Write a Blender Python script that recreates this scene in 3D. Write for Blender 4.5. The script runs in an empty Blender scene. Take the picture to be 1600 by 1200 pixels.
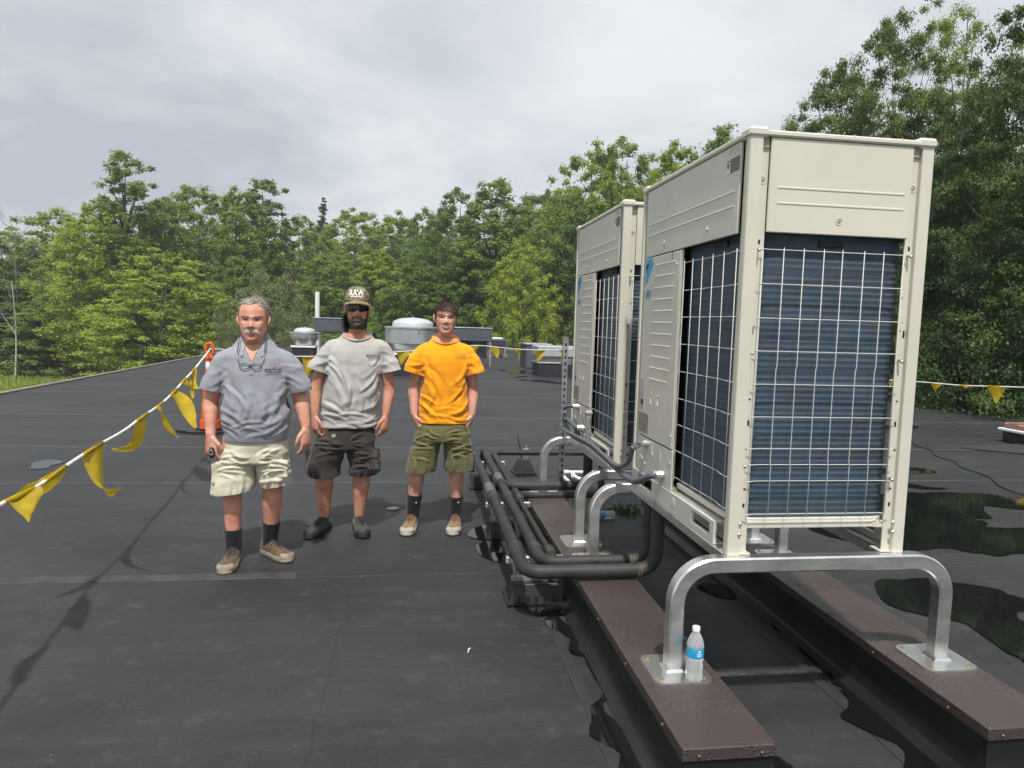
import bpy, bmesh, math, random
import numpy as np
from mathutils import Vector, Matrix
from mathutils.bvhtree import BVHTree

R = math.radians
SC = bpy.context.scene
COL = SC.collection
random.seed(7)

# ------------------------------------------------------------------ camera
CAM_C = np.array([-1.2337, -2.5134, 1.6058])
CAM_R = np.array([0.99020842, -0.13670603, 0.02826192])
CAM_U = np.array([-0.01578549, 0.09150218, 0.99567975])
CAM_F = np.array([0.13870146, 0.98637661, -0.08844826])
FPX = 1076.11
cam_d = bpy.data.cameras.new('camera')
cam_d.sensor_width = 36.0
cam_d.lens = 36.0 * FPX / 1600.0
cam_d.clip_start = 0.05
cam_d.clip_end = 3000
cam = bpy.data.objects.new('camera', cam_d)
M = Matrix.Identity(4)
for i in range(3):
    M[i][0] = CAM_R[i]; M[i][1] = CAM_U[i]; M[i][2] = -CAM_F[i]; M[i][3] = CAM_C[i]
cam.matrix_world = M
COL.objects.link(cam)
SC.camera = cam

# ------------------------------------------------------------------ light
SUN_DIR = Vector((0.06, 0.50, -1.0)).normalized()
sun_d = bpy.data.lights.new('sun', 'SUN')
sun_d.energy = 4.2
sun_d.angle = R(2.2)
sun_d.color = (1.0, 0.955, 0.89)
sun = bpy.data.objects.new('sun', sun_d)
sun.rotation_euler = SUN_DIR.to_track_quat('-Z', 'Y').to_euler()
COL.objects.link(sun)

W = bpy.data.worlds.new('World')
SC.world = W
W.use_nodes = True
nt = W.node_tree
nt.nodes.clear()
def wn(t, **k):
    n = nt.nodes.new(t)
    for a, b in k.items(): setattr(n, a, b)
    return n
out = wn('ShaderNodeOutputWorld')
bg_sky = wn('ShaderNodeBackground'); bg_cl = wn('ShaderNodeBackground')
sky = wn('ShaderNodeTexSky')
sky.sky_type = 'NISHITA'; sky.sun_disc = False
sky.sun_elevation = R(63.3); sky.sun_rotation = R(187)
nt.links.new(sky.outputs[0], bg_sky.inputs[0]); bg_sky.inputs[1].default_value = 0.11
# overcast cloud deck: direction projected on a flat layer high above
tc = wn('ShaderNodeTexCoord')
sep = wn('ShaderNodeSeparateXYZ'); nt.links.new(tc.outputs['Generated'], sep.inputs[0])
def wm(op, a, b=None, c=None):
    n = wn('ShaderNodeMath', operation=op)
    for i, s in enumerate((a, b, c)):
        if s is None: continue
        if hasattr(s, 'name'): nt.links.new(s, n.inputs[i])
        else: n.inputs[i].default_value = s
    return n.outputs[0]
zz = wm('ADD', wm('MAXIMUM', sep.outputs[2], 0.0), 0.34)
px_ = wm('DIVIDE', sep.outputs[0], zz); py_ = wm('DIVIDE', sep.outputs[1], zz)
cmb = wn('ShaderNodeCombineXYZ'); nt.links.new(px_, cmb.inputs[0]); nt.links.new(py_, cmb.inputs[1])
n1 = wn('ShaderNodeTexNoise'); n1.inputs['Scale'].default_value = 1.7; n1.inputs['Detail'].default_value = 6; n1.inputs['Roughness'].default_value = 0.58; n1.inputs['Distortion'].default_value = 0.4
n2 = wn('ShaderNodeTexNoise'); n2.inputs['Scale'].default_value = 0.7; n2.inputs['Detail'].default_value = 3
mp = wn('ShaderNodeMapping'); mp.inputs['Scale'].default_value = (1.0, 1.15, 1); mp.inputs['Rotation'].default_value = (0, 0, 0.5); mp.inputs['Location'].default_value = (3.1, 0.7, 0)
nt.links.new(cmb.outputs[0], mp.inputs[0])
nt.links.new(mp.outputs[0], n1.inputs['Vector']); nt.links.new(mp.outputs[0], n2.inputs['Vector'])
mixv = wm('ADD', wm('MULTIPLY', n1.outputs[0], 0.55), wm('MULTIPLY', n2.outputs[0], 0.45))
cr = wn('ShaderNodeValToRGB')
nt.links.new(mixv, cr.inputs[0])
e = cr.color_ramp.elements
e[0].position = 0.38; e[0].color = (0.48, 0.52, 0.58, 1)
e[1].position = 0.60; e[1].color = (0.81, 0.835, 0.86, 1)
m_ = e.new(0.48); m_.color = (0.64, 0.675, 0.72, 1)
nt.links.new(cr.outputs[0], bg_cl.inputs[0]); bg_cl.inputs[1].default_value = 1.0
cov = wn('ShaderNodeValToRGB'); nt.links.new(n1.outputs[0], cov.inputs[0])
cov.color_ramp.elements[0].position = 0.66; cov.color_ramp.elements[0].color = (0.97, 0.97, 0.97, 1)
cov.color_ramp.elements[1].position = 0.80; cov.color_ramp.elements[1].color = (0.72, 0.72, 0.72, 1)
mx = wn('ShaderNodeMixShader')
nt.links.new(cov.outputs[0], mx.inputs[0]); nt.links.new(bg_sky.outputs[0], mx.inputs[1]); nt.links.new(bg_cl.outputs[0], mx.inputs[2])
nt.links.new(mx.outputs[0], out.inputs[0])

vs = SC.view_settings
vs.view_transform = 'Standard'; vs.look = 'None'; vs.exposure = 0.12; vs.gamma = 1.0
vs.use_curve_mapping = False
SC.render.engine = 'CYCLES'
SC.cycles.max_bounces = 6
SC.cycles.use_adaptive_sampling = True
SC.cycles.adaptive_threshold = 0.03
SC.cycles.diffuse_bounces = 3
SC.cycles.glossy_bounces = 3
SC.cycles.transmission_bounces = 6
SC.cycles.transparent_max_bounces = 12

# ------------------------------------------------------------------ helpers
def pixray(x, y):
    return CAM_F + (x - 800) / FPX * CAM_R - (y - 600) / FPX * CAM_U
def onz(x, y, z=0.0):
    d = pixray(x, y); t = (z - CAM_C[2]) / d[2]; return CAM_C + t * d
def ony(x, y, v):
    d = pixray(x, y); t = (v - CAM_C[1]) / d[1]; return CAM_C + t * d

def tag(o, label=None, cat=None, group=None, kind=None):
    if label: o['label'] = label
    if cat: o['category'] = cat
    if group: o['group'] = group
    if kind: o['kind'] = kind
    return o
def empty(name, loc=(0, 0, 0), rz=0.0):
    o = bpy.data.objects.new(name, None)
    o.location = loc; o.rotation_euler = (0, 0, rz); o.empty_display_size = 0.1
    COL.objects.link(o); return o

def _hash(ix, iy, iz, seed):
    h = (ix.astype(np.int64) * 374761393 + iy.astype(np.int64) * 668265263 + iz.astype(np.int64) * 2147483647 + seed * 974634777) & 0xFFFFFFFF
    h = ((h ^ (h >> 13)) * 1274126177) & 0xFFFFFFFF
    h = h ^ (h >> 16)
    return (h & 0xFFFFFF) / float(0x1000000)
def vnoise(P, seed=0):
    P = np.asarray(P, float)
    i = np.floor(P); f = P - i; f = f * f * (3 - 2 * f)
    i = i.astype(np.int64); r = np.zeros(len(P))
    for dx in (0, 1):
        for dy in (0, 1):
            for dz in (0, 1):
                w = (f[:, 0] if dx else 1 - f[:, 0]) * (f[:, 1] if dy else 1 - f[:, 1]) * (f[:, 2] if dz else 1 - f[:, 2])
                r += w * _hash(i[:, 0] + dx, i[:, 1] + dy, i[:, 2] + dz, seed)
    return r * 2 - 1

def mesh_np(name, V, F, smooth=False):
    """V Nx3, F list of index tuples or an (M,k) array"""
    me = bpy.data.meshes.new(name)
    if isinstance(F, np.ndarray):
        k = F.shape[1]
        me.vertices.add(len(V)); me.vertices.foreach_set('co', np.asarray(V, np.float32).ravel())
        me.loops.add(F.size); me.loops.foreach_set('vertex_index', F.astype(np.int32).ravel())
        me.polygons.add(len(F)); me.polygons.foreach_set('loop_start', np.arange(0, F.size, k, dtype=np.int32))
        me.update(calc_edges=True); me.validate()
    else:
        me.from_pydata([tuple(v) for v in V], [], F); me.update()
    if smooth:
        me.polygons.foreach_set('use_smooth', np.ones(len(me.polygons), bool))
    return me

class MB:
    def __init__(s): s.v = []; s.f = []
    def add(s, V, F):
        n = len(s.v); s.v.extend([tuple(map(float, p)) for p in V]); s.f.extend([tuple(i + n for i in q) for q in F]); return s
    def box(s, x0, x1, y0, y1, z0, z1, b=0.0):
        if b <= 0:
            V = [(x0, y0, z0), (x1, y0, z0), (x1, y1, z0), (x0, y1, z0), (x0, y0, z1), (x1, y0, z1), (x1, y1, z1), (x0, y1, z1)]
            return s.add(V, [(3, 2, 1, 0), (4, 5, 6, 7), (0, 1, 5, 4), (1, 2, 6, 5), (2, 3, 7, 6), (3, 0, 4, 7)])
        b = min(b, (x1 - x0) * .45, (y1 - y0) * .45, (z1 - z0) * .45)
        V = []; ix = {}
        for sx in (0, 1):
            for sy in (0, 1):
                for sz in (0, 1):
                    c = ((x0, x1)[sx], (y0, y1)[sy], (z0, z1)[sz]); d = (1 - 2 * sx, 1 - 2 * sy, 1 - 2 * sz)
                    for a in range(3):
                        p = [c[k] + (0 if k == a else b * d[k]) for k in range(3)]
                        ix[(sx, sy, sz, a)] = len(V); V.append(p)
        F = []
        for a in range(3):
            o = [k for k in range(3) if k != a]
            for sd in (0, 1):
                q = []
                for (i, j) in ((0, 0), (1, 0), (1, 1), (0, 1)):
                    key = [0, 0, 0]; key[a] = sd; key[o[0]] = i; key[o[1]] = j
                    q.append(ix[(key[0], key[1], key[2], a)])
                F.append(tuple(q))
        for a in range(3):   # edges along axis a
            o = [k for k in range(3) if k != a]
            for i in (0, 1):
                for j in (0, 1):
                    k0 = [0, 0, 0]; k0[o[0]] = i; k0[o[1]] = j; k1 = list(k0); k1[a] = 1
                    F.append((ix[(*k0, o[0])], ix[(*k0, o[1])], ix[(*k1, o[1])], ix[(*k1, o[0])]))
        for sx in (0, 1):
            for sy in (0, 1):
                for sz in (0, 1):
                    F.append(tuple(ix[(sx, sy, sz, a)] for a in range(3)))
        return s.add(V, F)
    def loft(s, rings, cap=True, closed=True):
        n = len(rings[0]); V = [p for r in rings for p in r]; F = []
        for i in range(len(rings) - 1):
            for j in range(n if closed else n - 1):
                k = (j + 1) % n
                F.append((i * n + j, i * n + k, (i + 1) * n + k, (i + 1) * n + j))
        if cap:
            F.append(tuple(range(n - 1, -1, -1))); F.append(tuple((len(rings) - 1) * n + j for j in range(n)))
        return s.add(V, F)
    def tube(s, pts, r, n=10, cap=True, sq=False, ref=None, ell=None):
        P = [np.array(p, float) for p in pts]; rings = []
        rr = r if isinstance(r, (list, np.ndarray)) else [r] * len(P)
        prev = None
        for i, p in enumerate(P):
            t = (P[min(i + 1, len(P) - 1)] - P[max(i - 1, 0)]); t /= (np.linalg.norm(t) + 1e-12)
            if prev is None:
                a = np.array(ref if ref is not None else ((0, 0, 1) if abs(t[2]) < .9 else (1, 0, 0)), float)
            else: a = prev
            u = a - t * (a @ t); u /= np.linalg.norm(u) + 1e-12; w = np.cross(t, u); prev = u
            q = rr[i]; qa, qb = (q if hasattr(q, '__len__') else (q, q))
            if sq:
                c = .22
                ang = [(1, 1 - c), (1 - c, 1), (-1 + c, 1), (-1, 1 - c), (-1, -1 + c), (-1 + c, -1), (1 - c, -1), (1, -1 + c)]
                rings.append([p + u * qa * x + w * qb * y for x, y in ang])
            else:
                rings.append([p + u * qa * math.cos(2 * math.pi * j / n) + w * qb * math.sin(2 * math.pi * j / n) for j in range(n)])
        return s.loft(rings, cap)
    def lathe(s, c, prof, n=32, cap=True):
        rings = [[(c[0] + r * math.cos(2 * math.pi * j / n), c[1] + r * math.sin(2 * math.pi * j / n), c[2] + z) for j in range(n)] for r, z in prof]
        return s.loft(rings, cap)
    def prism(s, poly, z0, z1):
        n = len(poly)
        V = [(x, y, z0) for x, y in poly] + [(x, y, z1) for x, y in poly]
        return s.add(V, [tuple(range(n - 1, -1, -1)), tuple(range(n, 2 * n))] + [(i, (i + 1) % n, (i + 1) % n + n, i + n) for i in range(n)])
    def ellipsoid(s, c, r, n=14, m=10):
        rings = []
        for i in range(1, m):
            a = math.pi * i / m
            rings.append([(c[0] + r[0] * math.sin(a) * math.cos(2 * math.pi * j / n), c[1] + r[1] * math.sin(a) * math.sin(2 * math.pi * j / n), c[2] - r[2] * math.cos(a)) for j in range(n)])
        return s.loft(rings, True)
    def build(s, name, mat, parent=None, smooth=False, loc=None, angle=None):
        me = mesh_np(name, s.v, s.f)
        bm = bmesh.new(); bm.from_mesh(me); bmesh.ops.recalc_face_normals(bm, faces=bm.faces); bm.to_mesh(me); bm.free()
        return link(name, me, mat, parent, smooth, loc, angle)
def link(name, me, mat, parent=None, smooth=False, loc=None, angle=None):
    o = bpy.data.objects.new(name, me)
    if mat is not None and not me.materials: me.materials.append(mat)
    if smooth:
        me.polygons.foreach_set('use_smooth', np.ones(len(me.polygons), bool))
        if smooth is not True:
            me.set_sharp_from_angle(angle=R(smooth))
    if loc is not None: o.location = loc
    if parent is not None: o.parent = parent
    COL.objects.link(o); return o
def copy_tree(o, parent=None):
    c = o.copy(); COL.objects.link(c); c.parent = parent
    for ch in o.children: copy_tree(ch, c)
    return c
def arc(c, r, a0, a1, n, f):
    return [f(c[0] + r * math.cos(a0 + (a1 - a0) * i / n), c[1] + r * math.sin(a0 + (a1 - a0) * i / n)) for i in range(n + 1)]
def spline(pts, n=8):
    P = [np.array(p, float) for p in pts]; P = [2 * P[0] - P[1]] + P + [2 * P[-1] - P[-2]]; o = []
    for i in range(1, len(P) - 2):
        for k in range(n):
            t = k / n; a, b, c, d = P[i - 1], P[i], P[i + 1], P[i + 2]
            o.append(.5 * (2 * b + (c - a) * t + (2 * a - 5 * b + 4 * c - d) * t * t + (3 * b - a - 3 * c + d) * t ** 3))
    o.append(P[-2]); return o
def fillet(pts, r, n=6):
    P = [np.array(p, float) for p in pts]; o = [P[0]]
    for i in range(1, len(P) - 1):
        a = P[i - 1] - P[i]; b = P[i + 1] - P[i]; la, lb = np.linalg.norm(a), np.linalg.norm(b)
        q = min(r, la * .49, lb * .49); A = P[i] + a / la * q; B = P[i] + b / lb * q
        for k in range(n + 1):
            t = k / n; o.append((1 - t) ** 2 * A + 2 * t * (1 - t) * (P[i] * .62 + (A + B) * .19) + t * t * B)
    o.append(P[-1]); return o

# ------------------------------------------------------------------ materials
MATS = {}
def mat(name, col, rough=.6, metal=0., spec=.5, noise=0., nscale=8., bump=0., bscale=60., col2=None, stretch=(1, 1, 1), trans=0., coat=0., detail=4, coords='Object'):
    if name in MATS: return MATS[name]
    m = bpy.data.materials.new(name); m.use_nodes = True; t = m.node_tree; L = t.links
    b = t.nodes['Principled BSDF']
    b.inputs['Base Color'].default_value = (*col, 1); b.inputs['Roughness'].default_value = rough; b.inputs['Metallic'].default_value = metal
    b.inputs['Specular IOR Level'].default_value = spec
    if coat: b.inputs['Coat Weight'].default_value = coat; b.inputs['Coat Roughness'].default_value = .1
    tcn = t.nodes.new('ShaderNodeTexCoord'); mpn = t.nodes.new('ShaderNodeMapping'); mpn.inputs['Scale'].default_value = stretch
    L.new(tcn.outputs[coords], mpn.inputs[0])
    if noise or col2:
        n = t.nodes.new('ShaderNodeTexNoise'); n.inputs['Scale'].default_value = nscale; n.inputs['Detail'].default_value = detail; n.inputs['Roughness'].default_value = .6
        L.new(mpn.outputs[0], n.inputs['Vector'])
        rp = t.nodes.new('ShaderNodeValToRGB'); L.new(n.outputs[0], rp.inputs[0])
        c2 = col2 if col2 else tuple(c * (1 - noise) for c in col)
        c1 = col if col2 else tuple(min(1, c * (1 + noise)) for c in col)
        rp.color_ramp.elements[0].position = .35; rp.color_ramp.elements[0].color = (*c2, 1)
        rp.color_ramp.elements[1].position = .65; rp.color_ramp.elements[1].color = (*c1, 1)
        L.new(rp.outputs[0], b.inputs['Base Color'])
        mr = t.nodes.new('ShaderNodeMapRange'); L.new(n.outputs[0], mr.inputs[0]); mr.inputs[3].default_value = max(0, rough - .08); mr.inputs[4].default_value = min(1, rough + .08)
        L.new(mr.outputs[0], b.inputs['Roughness'])
    if bump:
        n = t.nodes.new('ShaderNodeTexNoise'); n.inputs['Scale'].default_value = bscale; n.inputs['Detail'].default_value = 5
        L.new(mpn.outputs[0], n.inputs['Vector'])
        bp = t.nodes.new('ShaderNodeBump'); bp.inputs['Strength'].default_value = bump; bp.inputs['Distance'].default_value = .01
        L.new(n.outputs[0], bp.inputs['Height']); L.new(bp.outputs[0], b.inputs['Normal'])
    if trans:
        tr = t.nodes.new('ShaderNodeBsdfTranslucent'); tr.inputs[0].default_value = (*col, 1)
        mxs = t.nodes.new('ShaderNodeMixShader'); mxs.inputs[0].default_value = trans
        o = t.nodes['Material Output']; L.new(b.outputs[0], mxs.inputs[1]); L.new(tr.outputs[0], mxs.inputs[2]); L.new(mxs.outputs[0], o.inputs[0])
    MATS[name] = m; return m
# ------------------------------------------------------------------ ground, building, roof
GZ = -3.8
def roof_material():
    m = bpy.data.materials.new('roof_membrane'); m.use_nodes = True; t = m.node_tree; L = t.links; b = t.nodes['Principled BSDF']
    tcn = t.nodes.new('ShaderNodeTexCoord')
    def noise(sc, stretch, det=5, rough=.6, rot=0):
        mp = t.nodes.new('ShaderNodeMapping'); mp.inputs['Scale'].default_value = stretch; mp.inputs['Rotation'].default_value = (0, 0, rot); L.new(tcn.outputs['Object'], mp.inputs[0])
        n = t.nodes.new('ShaderNodeTexNoise'); n.inputs['Scale'].default_value = sc; n.inputs['Detail'].default_value = det; n.inputs['Roughness'].default_value = rough; L.new(mp.outputs[0], n.inputs['Vector']); return n.outputs[0]
    def ramp(v, p0, c0, p1, c1):
        r = t.nodes.new('ShaderNodeValToRGB'); L.new(v, r.inputs[0]); e = r.color_ramp.elements
        e[0].position = p0; e[0].color = (*c0, 1); e[1].position = p1; e[1].color = (*c1, 1); return r.outputs[0]
    def mix(kind, fac, a, b_):
        x = t.nodes.new('ShaderNodeMixRGB'); x.blend_type = kind
        if hasattr(fac, 'name'): L.new(fac, x.inputs[0])
        else: x.inputs[0].default_value = fac
        L.new(a, x.inputs[1]); L.new(b_, x.inputs[2]); return x.outputs[0]
    big = noise(.55, (1, 1.6, 1)); med = noise(2.6, (.55, 2.2, 1), 6, .65); fine = noise(38, (1, 1, 1), 4)
    sweep = noise(5.0, (.18, 3.0, 1), 5, .7, .06); sc1 = noise(9, (1, 1, 1), 8, .75, .6)
    c = ramp(big, .36, (.020, .020, .0212), .66, (.035, .035, .0368))
    c = mix('MULTIPLY', .8, c, ramp(med, .3, (.74, .74, .74), .72, (1.25, 1.25, 1.25)))
    c = mix('ADD', 1.0, c, ramp(sweep, .56, (0, 0, 0), .82, (.015, .015, .015)))
    c = mix('ADD', 1.0, c, ramp(sc1, .55, (0, 0, 0), .80, (.044, .043, .042)))
    c = mix('MULTIPLY', .5, c, ramp(fine, .3, (.75, .75, .75), .7, (1.2, 1.2, 1.2)))
    ring = noise(.42, (1, 1.2, 1), 3, .5, .3)
    rw = t.nodes.new('ShaderNodeValToRGB'); L.new(ring, rw.inputs[0]); e = rw.color_ramp.elements; e[0].position = .485; e[0].color = (0, 0, 0, 1); e[1].position = .515; e[1].color = (0, 0, 0, 1)
    for q_, v_ in ((.497, .004), (.502, .010), (.506, .002)):
        k_ = e.new(q_); k_.color = (v_, v_, v_ * .97, 1)
    c = mix('ADD', ramp(sc1, .45, (0, 0, 0), .62, (1, 1, 1)), c, rw.outputs[0])
    L.new(c, b.inputs['Base Color'])
    rr = t.nodes.new('ShaderNodeMapRange'); L.new(med, rr.inputs[0]); rr.inputs[1].default_value = .3; rr.inputs[2].default_value = .7; rr.inputs[3].default_value = .52; rr.inputs[4].default_value = .74
    L.new(rr.outputs[0], b.inputs['Roughness']); b.inputs['Specular IOR Level'].default_value = .42
    bp = t.nodes.new('ShaderNodeBump'); bp.inputs['Strength'].default_value = .35; bp.inputs['Distance'].default_value = .012
    hh = t.nodes.new('ShaderNodeMath'); hh.operation = 'ADD'; L.new(sweep, hh.inputs[0]); L.new(big, hh.inputs[1])
    h2 = t.nodes.new('ShaderNodeMath'); h2.operation = 'MULTIPLY_ADD'; L.new(fine, h2.inputs[0]); h2.inputs[1].default_value = .12; L.new(hh.outputs[0], h2.inputs[2])
    L.new(h2.outputs[0], bp.inputs['Height']); L.new(bp.outputs[0], b.inputs['Normal'])
    MATS['roof'] = m; return m
M_roof = roof_material()
M_seam = mat('seam_tape', (.041, .041, .042), .62, noise=.35, nscale=6, bump=.2, bscale=30)
M_seam2 = mat('seam_membrane', (.027, .027, .0282), .6, noise=.25, nscale=3, bump=.2, bscale=20)
M_epdm = mat('epdm_flashing', (.010, .0105, .011), .40, spec=.35, noise=.4, nscale=5, bump=.25, bscale=9, col2=(.018, .019, .020))
M_edge = mat('edge_metal', (.21, .18, .14), .5, noise=.2, nscale=4)
M_wall = mat('wall_siding', (.32, .30, .27), .8, noise=.1)
M_grass_g = mat('grass_ground', (.12, .19, .035), .9, col2=(.08, .13, .028), nscale=.4, bump=.5, bscale=4)
M_water = mat('puddle_water', (.0075, .0080, .0085), .02, spec=.5, bump=.035, bscale=14)

# ground, one sheet to the horizon, gently rolling towards the wood
g = 70; xs = np.linspace(-700, 700, g); gx, gy = np.meshgrid(xs, xs)
V = np.stack([gx.ravel(), gy.ravel(), np.full(gx.size, GZ)], 1)
V[:, 2] += .35 * vnoise(V * .02 + 5, 3)
idx = np.arange(g * g).reshape(g, g)
F = np.stack([idx[:-1, :-1].ravel(), idx[:-1, 1:].ravel(), idx[1:, 1:].ravel(), idx[1:, :-1].ravel()], 1)
tag(link('ground', mesh_np('ground', V, F, True), M_grass_g), kind='structure')

RP = [(-8.35, -9), (18.6, -9), (17.9, 16.5), (16.9, 20.6), (6.4, 37.2), (-9.75, 37.2)]
bl = empty('building', (4, 14, GZ)); tag(bl, 'low flat roofed building whose black roof everyone stands on', 'building')
b = MB(); b.prism([(x * .995 - 4, y * .995 - 14) for x, y in RP], 0, -GZ - .12); b.build('wall', M_wall, bl)
rf = MB(); rf.prism(RP, -.10, 0.0); roof = rf.build('flat_roof', M_roof); tag(roof, kind='structure')
# metal edging round the roof: one strip per side, a few cm proud
n = len(RP); cx, cy = 4, 14
for i in range(n):
    a, c = np.array(RP[i]), np.array(RP[(i + 1) % n]); d = (c - a) / np.linalg.norm(c - a); nn = np.array([d[1], -d[0]])
    e_ = MB(); p = [a + nn * .03 + d * .06, c + nn * .03 - d * .06, c - nn * .10 - d * .06, a - nn * .10 + d * .06]
    e_.prism([tuple(q) for q in p], -.16, .035); e_.build('edge_strip', M_edge, roof)
# lap seams of the membrane (thin strips glued over the joints)
def seam(x0, y0, x1, y1, w, z=.004, mt=None):
    a, c = np.array((x0, y0)), np.array((x1, y1)); d = (c - a) / np.linalg.norm(c - a); nn = np.array([-d[1], d[0]]); m = MB(); rings = []
    k = 60
    for i in range(k + 1):
        p = a + (c - a) * i / k; j = .012 * math.sin(i * 1.7) * random.random()
        rings.append([(*(p - nn * (w / 2 + j)), .0005), (*(p - nn * (w / 2 - .006 + j)), z), (*(p + nn * (w / 2 - .006 - j)), z), (*(p + nn * (w / 2 - j)), .0005)])
    m.loft(rings, cap=False, closed=False); return m.build('seam_strip', mt or M_seam, roof)
seam(-8.7, 1.84, -1.95, 1.80, .10); seam(-1.95, 1.77, 17.0, 1.70, .022, .003, M_seam2)
for y, w in ((4.28, .05), (6.15, .09), (8.9, .12), (12.1, .13), (16.0, .13), (20.1, .13), (24.2, .15), (28.3, .15), (32.4, .16)):
    seam(-8.7 - y * .02, y + .03, 17.0 if y < 19 else 14.5 - (y - 20) * .5, y - .05, w, .004)
seam(-1.69, 1.74, -1.71, -2.4, .19, .0025, M_roof)
seam(.05, .40, .75, .385, .035, .005)
for (a_, b_, c_, d_) in ((-3.4, 5.9, -3.95, 4.4), (-3.15, 5.85, -3.6, 4.35), (-2.7, 4.5, -3.1, 4.28), (-5.2, 6.0, -3.1, 5.95)):
    seam(a_, b_, c_, d_, .018, .003)

# puddles, outlines in place on the roof
def crop(o, s, pts): return [(o[0] + a / s, o[1] + b / s) for a, b in pts]
PUD = []
PUD.append(crop((1380, 560), 3.527, [(-400, 955), (-320, 985), (-150, 1025), (60, 1068), (300, 1050), (370, 1055), (480, 1065), (600, 1085), (715, 1102), (732, 1078), (800, 1072), (1000, 1090), (1010, 960), (780, 940), (545, 925), (600, 908), (470, 885), (605, 880), (600, 860), (530, 816), (800, 838), (1000, 845), (1000, 800), (776, 778), (560, 741), (350, 737), (135, 741), (-60, 760), (-250, 880)]))
PUD.append(crop((1220, 880), 3.75, [(540, 150), (580, 102), (700, 98), (870, 90), (1000, 112), (1130, 120), (1250, 152), (1425, 215), (1600, 260), (1600, 300), (1425, 292), (1378, 325), (1425, 352), (1600, 380), (1600, 660), (1500, 600), (1425, 570), (1300, 512), (1232, 455), (1150, 400), (1080, 362), (980, 340), (860, 316), (760, 288), (680, 262), (610, 200)]))
PUD.append(crop((1220, 880), 3.75, [(-350, -60), (-200, 130), (-60, 330), (60, 480), (130, 540), (200, 590), (290, 680), (362, 742), (340, 780), (400, 860), (425, 900), (430, 962), (470, 1010), (545, 1060), (640, 1072), (702, 1092), (668, 1160), (720, 1210), (800, 1330), (1500, 1330), (1300, 1160), (1000, 900), (700, 650), (400, 400), (100, 160), (-150, -60)]))
PUD.append([(788, 905), (800, 925), (815, 955), (845, 968), (885, 966), (905, 955), (900, 925), (880, 905), (840, 895)])
PUD.append(crop((720, 690), 7.06, [(38, 1050), (80, 992), (160, 945), (205, 930), (300, 930), (420, 1000), (480, 1200), (400, 1350), (250, 1300), (165, 1180), (240, 1100), (170, 1090)]))
PUD.append(crop((0, 500), 3.333, [(130, 776), (170, 768), (150, 750), (210, 741), (240, 728), (320, 733), (345, 742), (300, 755), (250, 760), (255, 776), (190, 780)]))
PUD.append(crop((740, 500), 8.57, [(450, 700), (480, 685), (600, 683), (700, 672), (790, 690), (870, 695), (880, 720), (760, 722), (620, 718), (500, 716)]))
PUD.append(crop((740, 500), 8.57, [(310, 668), (380, 664), (430, 682), (420, 692), (360, 682)]))
PUD.append(crop((740, 500), 8.57, [(580, 806), (700, 800), (870, 808), (960, 806), (1180, 845), (1240, 850), (1230, 860), (1100, 856), (930, 838), (700, 816)]))
PUD.append(crop((740, 500), 8.57, [(440, 758), (520, 752), (720, 755), (740, 764), (600, 772), (510, 768)]))
PUD.append(crop((1380, 560), 3.527, [(120, 603), (180, 602), (250, 612), (305, 634), (200, 636), (100, 640), (0, 640), (-60, 620), (0, 606)]))
PUD.append(crop((1380, 560), 3.527, [(120, 690), (200, 698), (230, 710), (370, 718), (300, 727), (210, 725), (160, 712), (60, 705), (20, 690)]))
PUD.append(crop((860, 820), 2.162, [(480, 205), (520, 196), (590, 205), (640, 250), (610, 262), (560, 240), (500, 222)]))
PUD.append(crop((1220, 880), 3.75, [(-60, 1120), (10, 1150), (30, 1185), (90, 1195), (60, 1240), (-40, 1230), (-110, 1180)]))
PUD.append([(600, 797), (606, 793), (622, 792), (626, 796), (612, 799)])
WP = [(-.395, 1.10), (-.50, 1.06), (-.53, .98), (-.47, .90), (-.445, .78), (-.455, .64), (-.43, .52), (-.44, .40), (-.425, .28), (-.45, .16), (-.50, .08), (-.53, -.02), (-.49, -.10), (-.455, -.14), (-.47, -.24), (-.52, -.30), (-.57, -.42), (-.50, -.55), (-.40, -.62), (-.15, -.68), (-.02, -.62), (-.1, -.55), (-.395, -.545), (-.398, .3)]
PUD.append(WP)
for k, pl in enumerate(PUD):
    P = np.array(pl) if pl is WP else np.array([onz(x, y)[:2] for x, y in pl])
    # resample with wobble so the shoreline is ragged but smooth
    Q = []
    for i in range(len(P)):
        a, c = P[i], P[(i + 1) % len(P)]; d = np.linalg.norm(c - a); nseg = max(2, min(14, int(d / .05)))
        for s in range(nseg): Q.append(a + (c - a) * s / nseg)
    Q = np.array(Q)
    for _ in range(2): Q = .5 * Q + .25 * np.roll(Q, 1, 0) + .25 * np.roll(Q, -1, 0)
    q3 = np.column_stack([Q, np.zeros(len(Q))]); sz = min(1, np.ptp(P[:, 1]) * .8)
    Q += np.column_stack([vnoise(q3 * 7, 11), vnoise(q3 * 7, 12)]) * .045 * sz + np.column_stack([vnoise(q3 * 19, 13), vnoise(q3 * 19, 14)]) * .016 * sz
    z = .0065 + .0004 * (k % 5)
    bm = bmesh.new(); vs_ = [bm.verts.new((x, y, z)) for x, y in Q]; f_ = bm.faces.new(vs_); bm.normal_update()
    if f_.normal.z < 0: f_.normal_flip()
    bmesh.ops.triangulate(bm, faces=bm.faces[:])
    me = bpy.data.meshes.new('puddle'); bm.to_mesh(me); bm.free()
    po_ = link('puddle', me, M_water); tag(po_, kind='structure')

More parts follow.
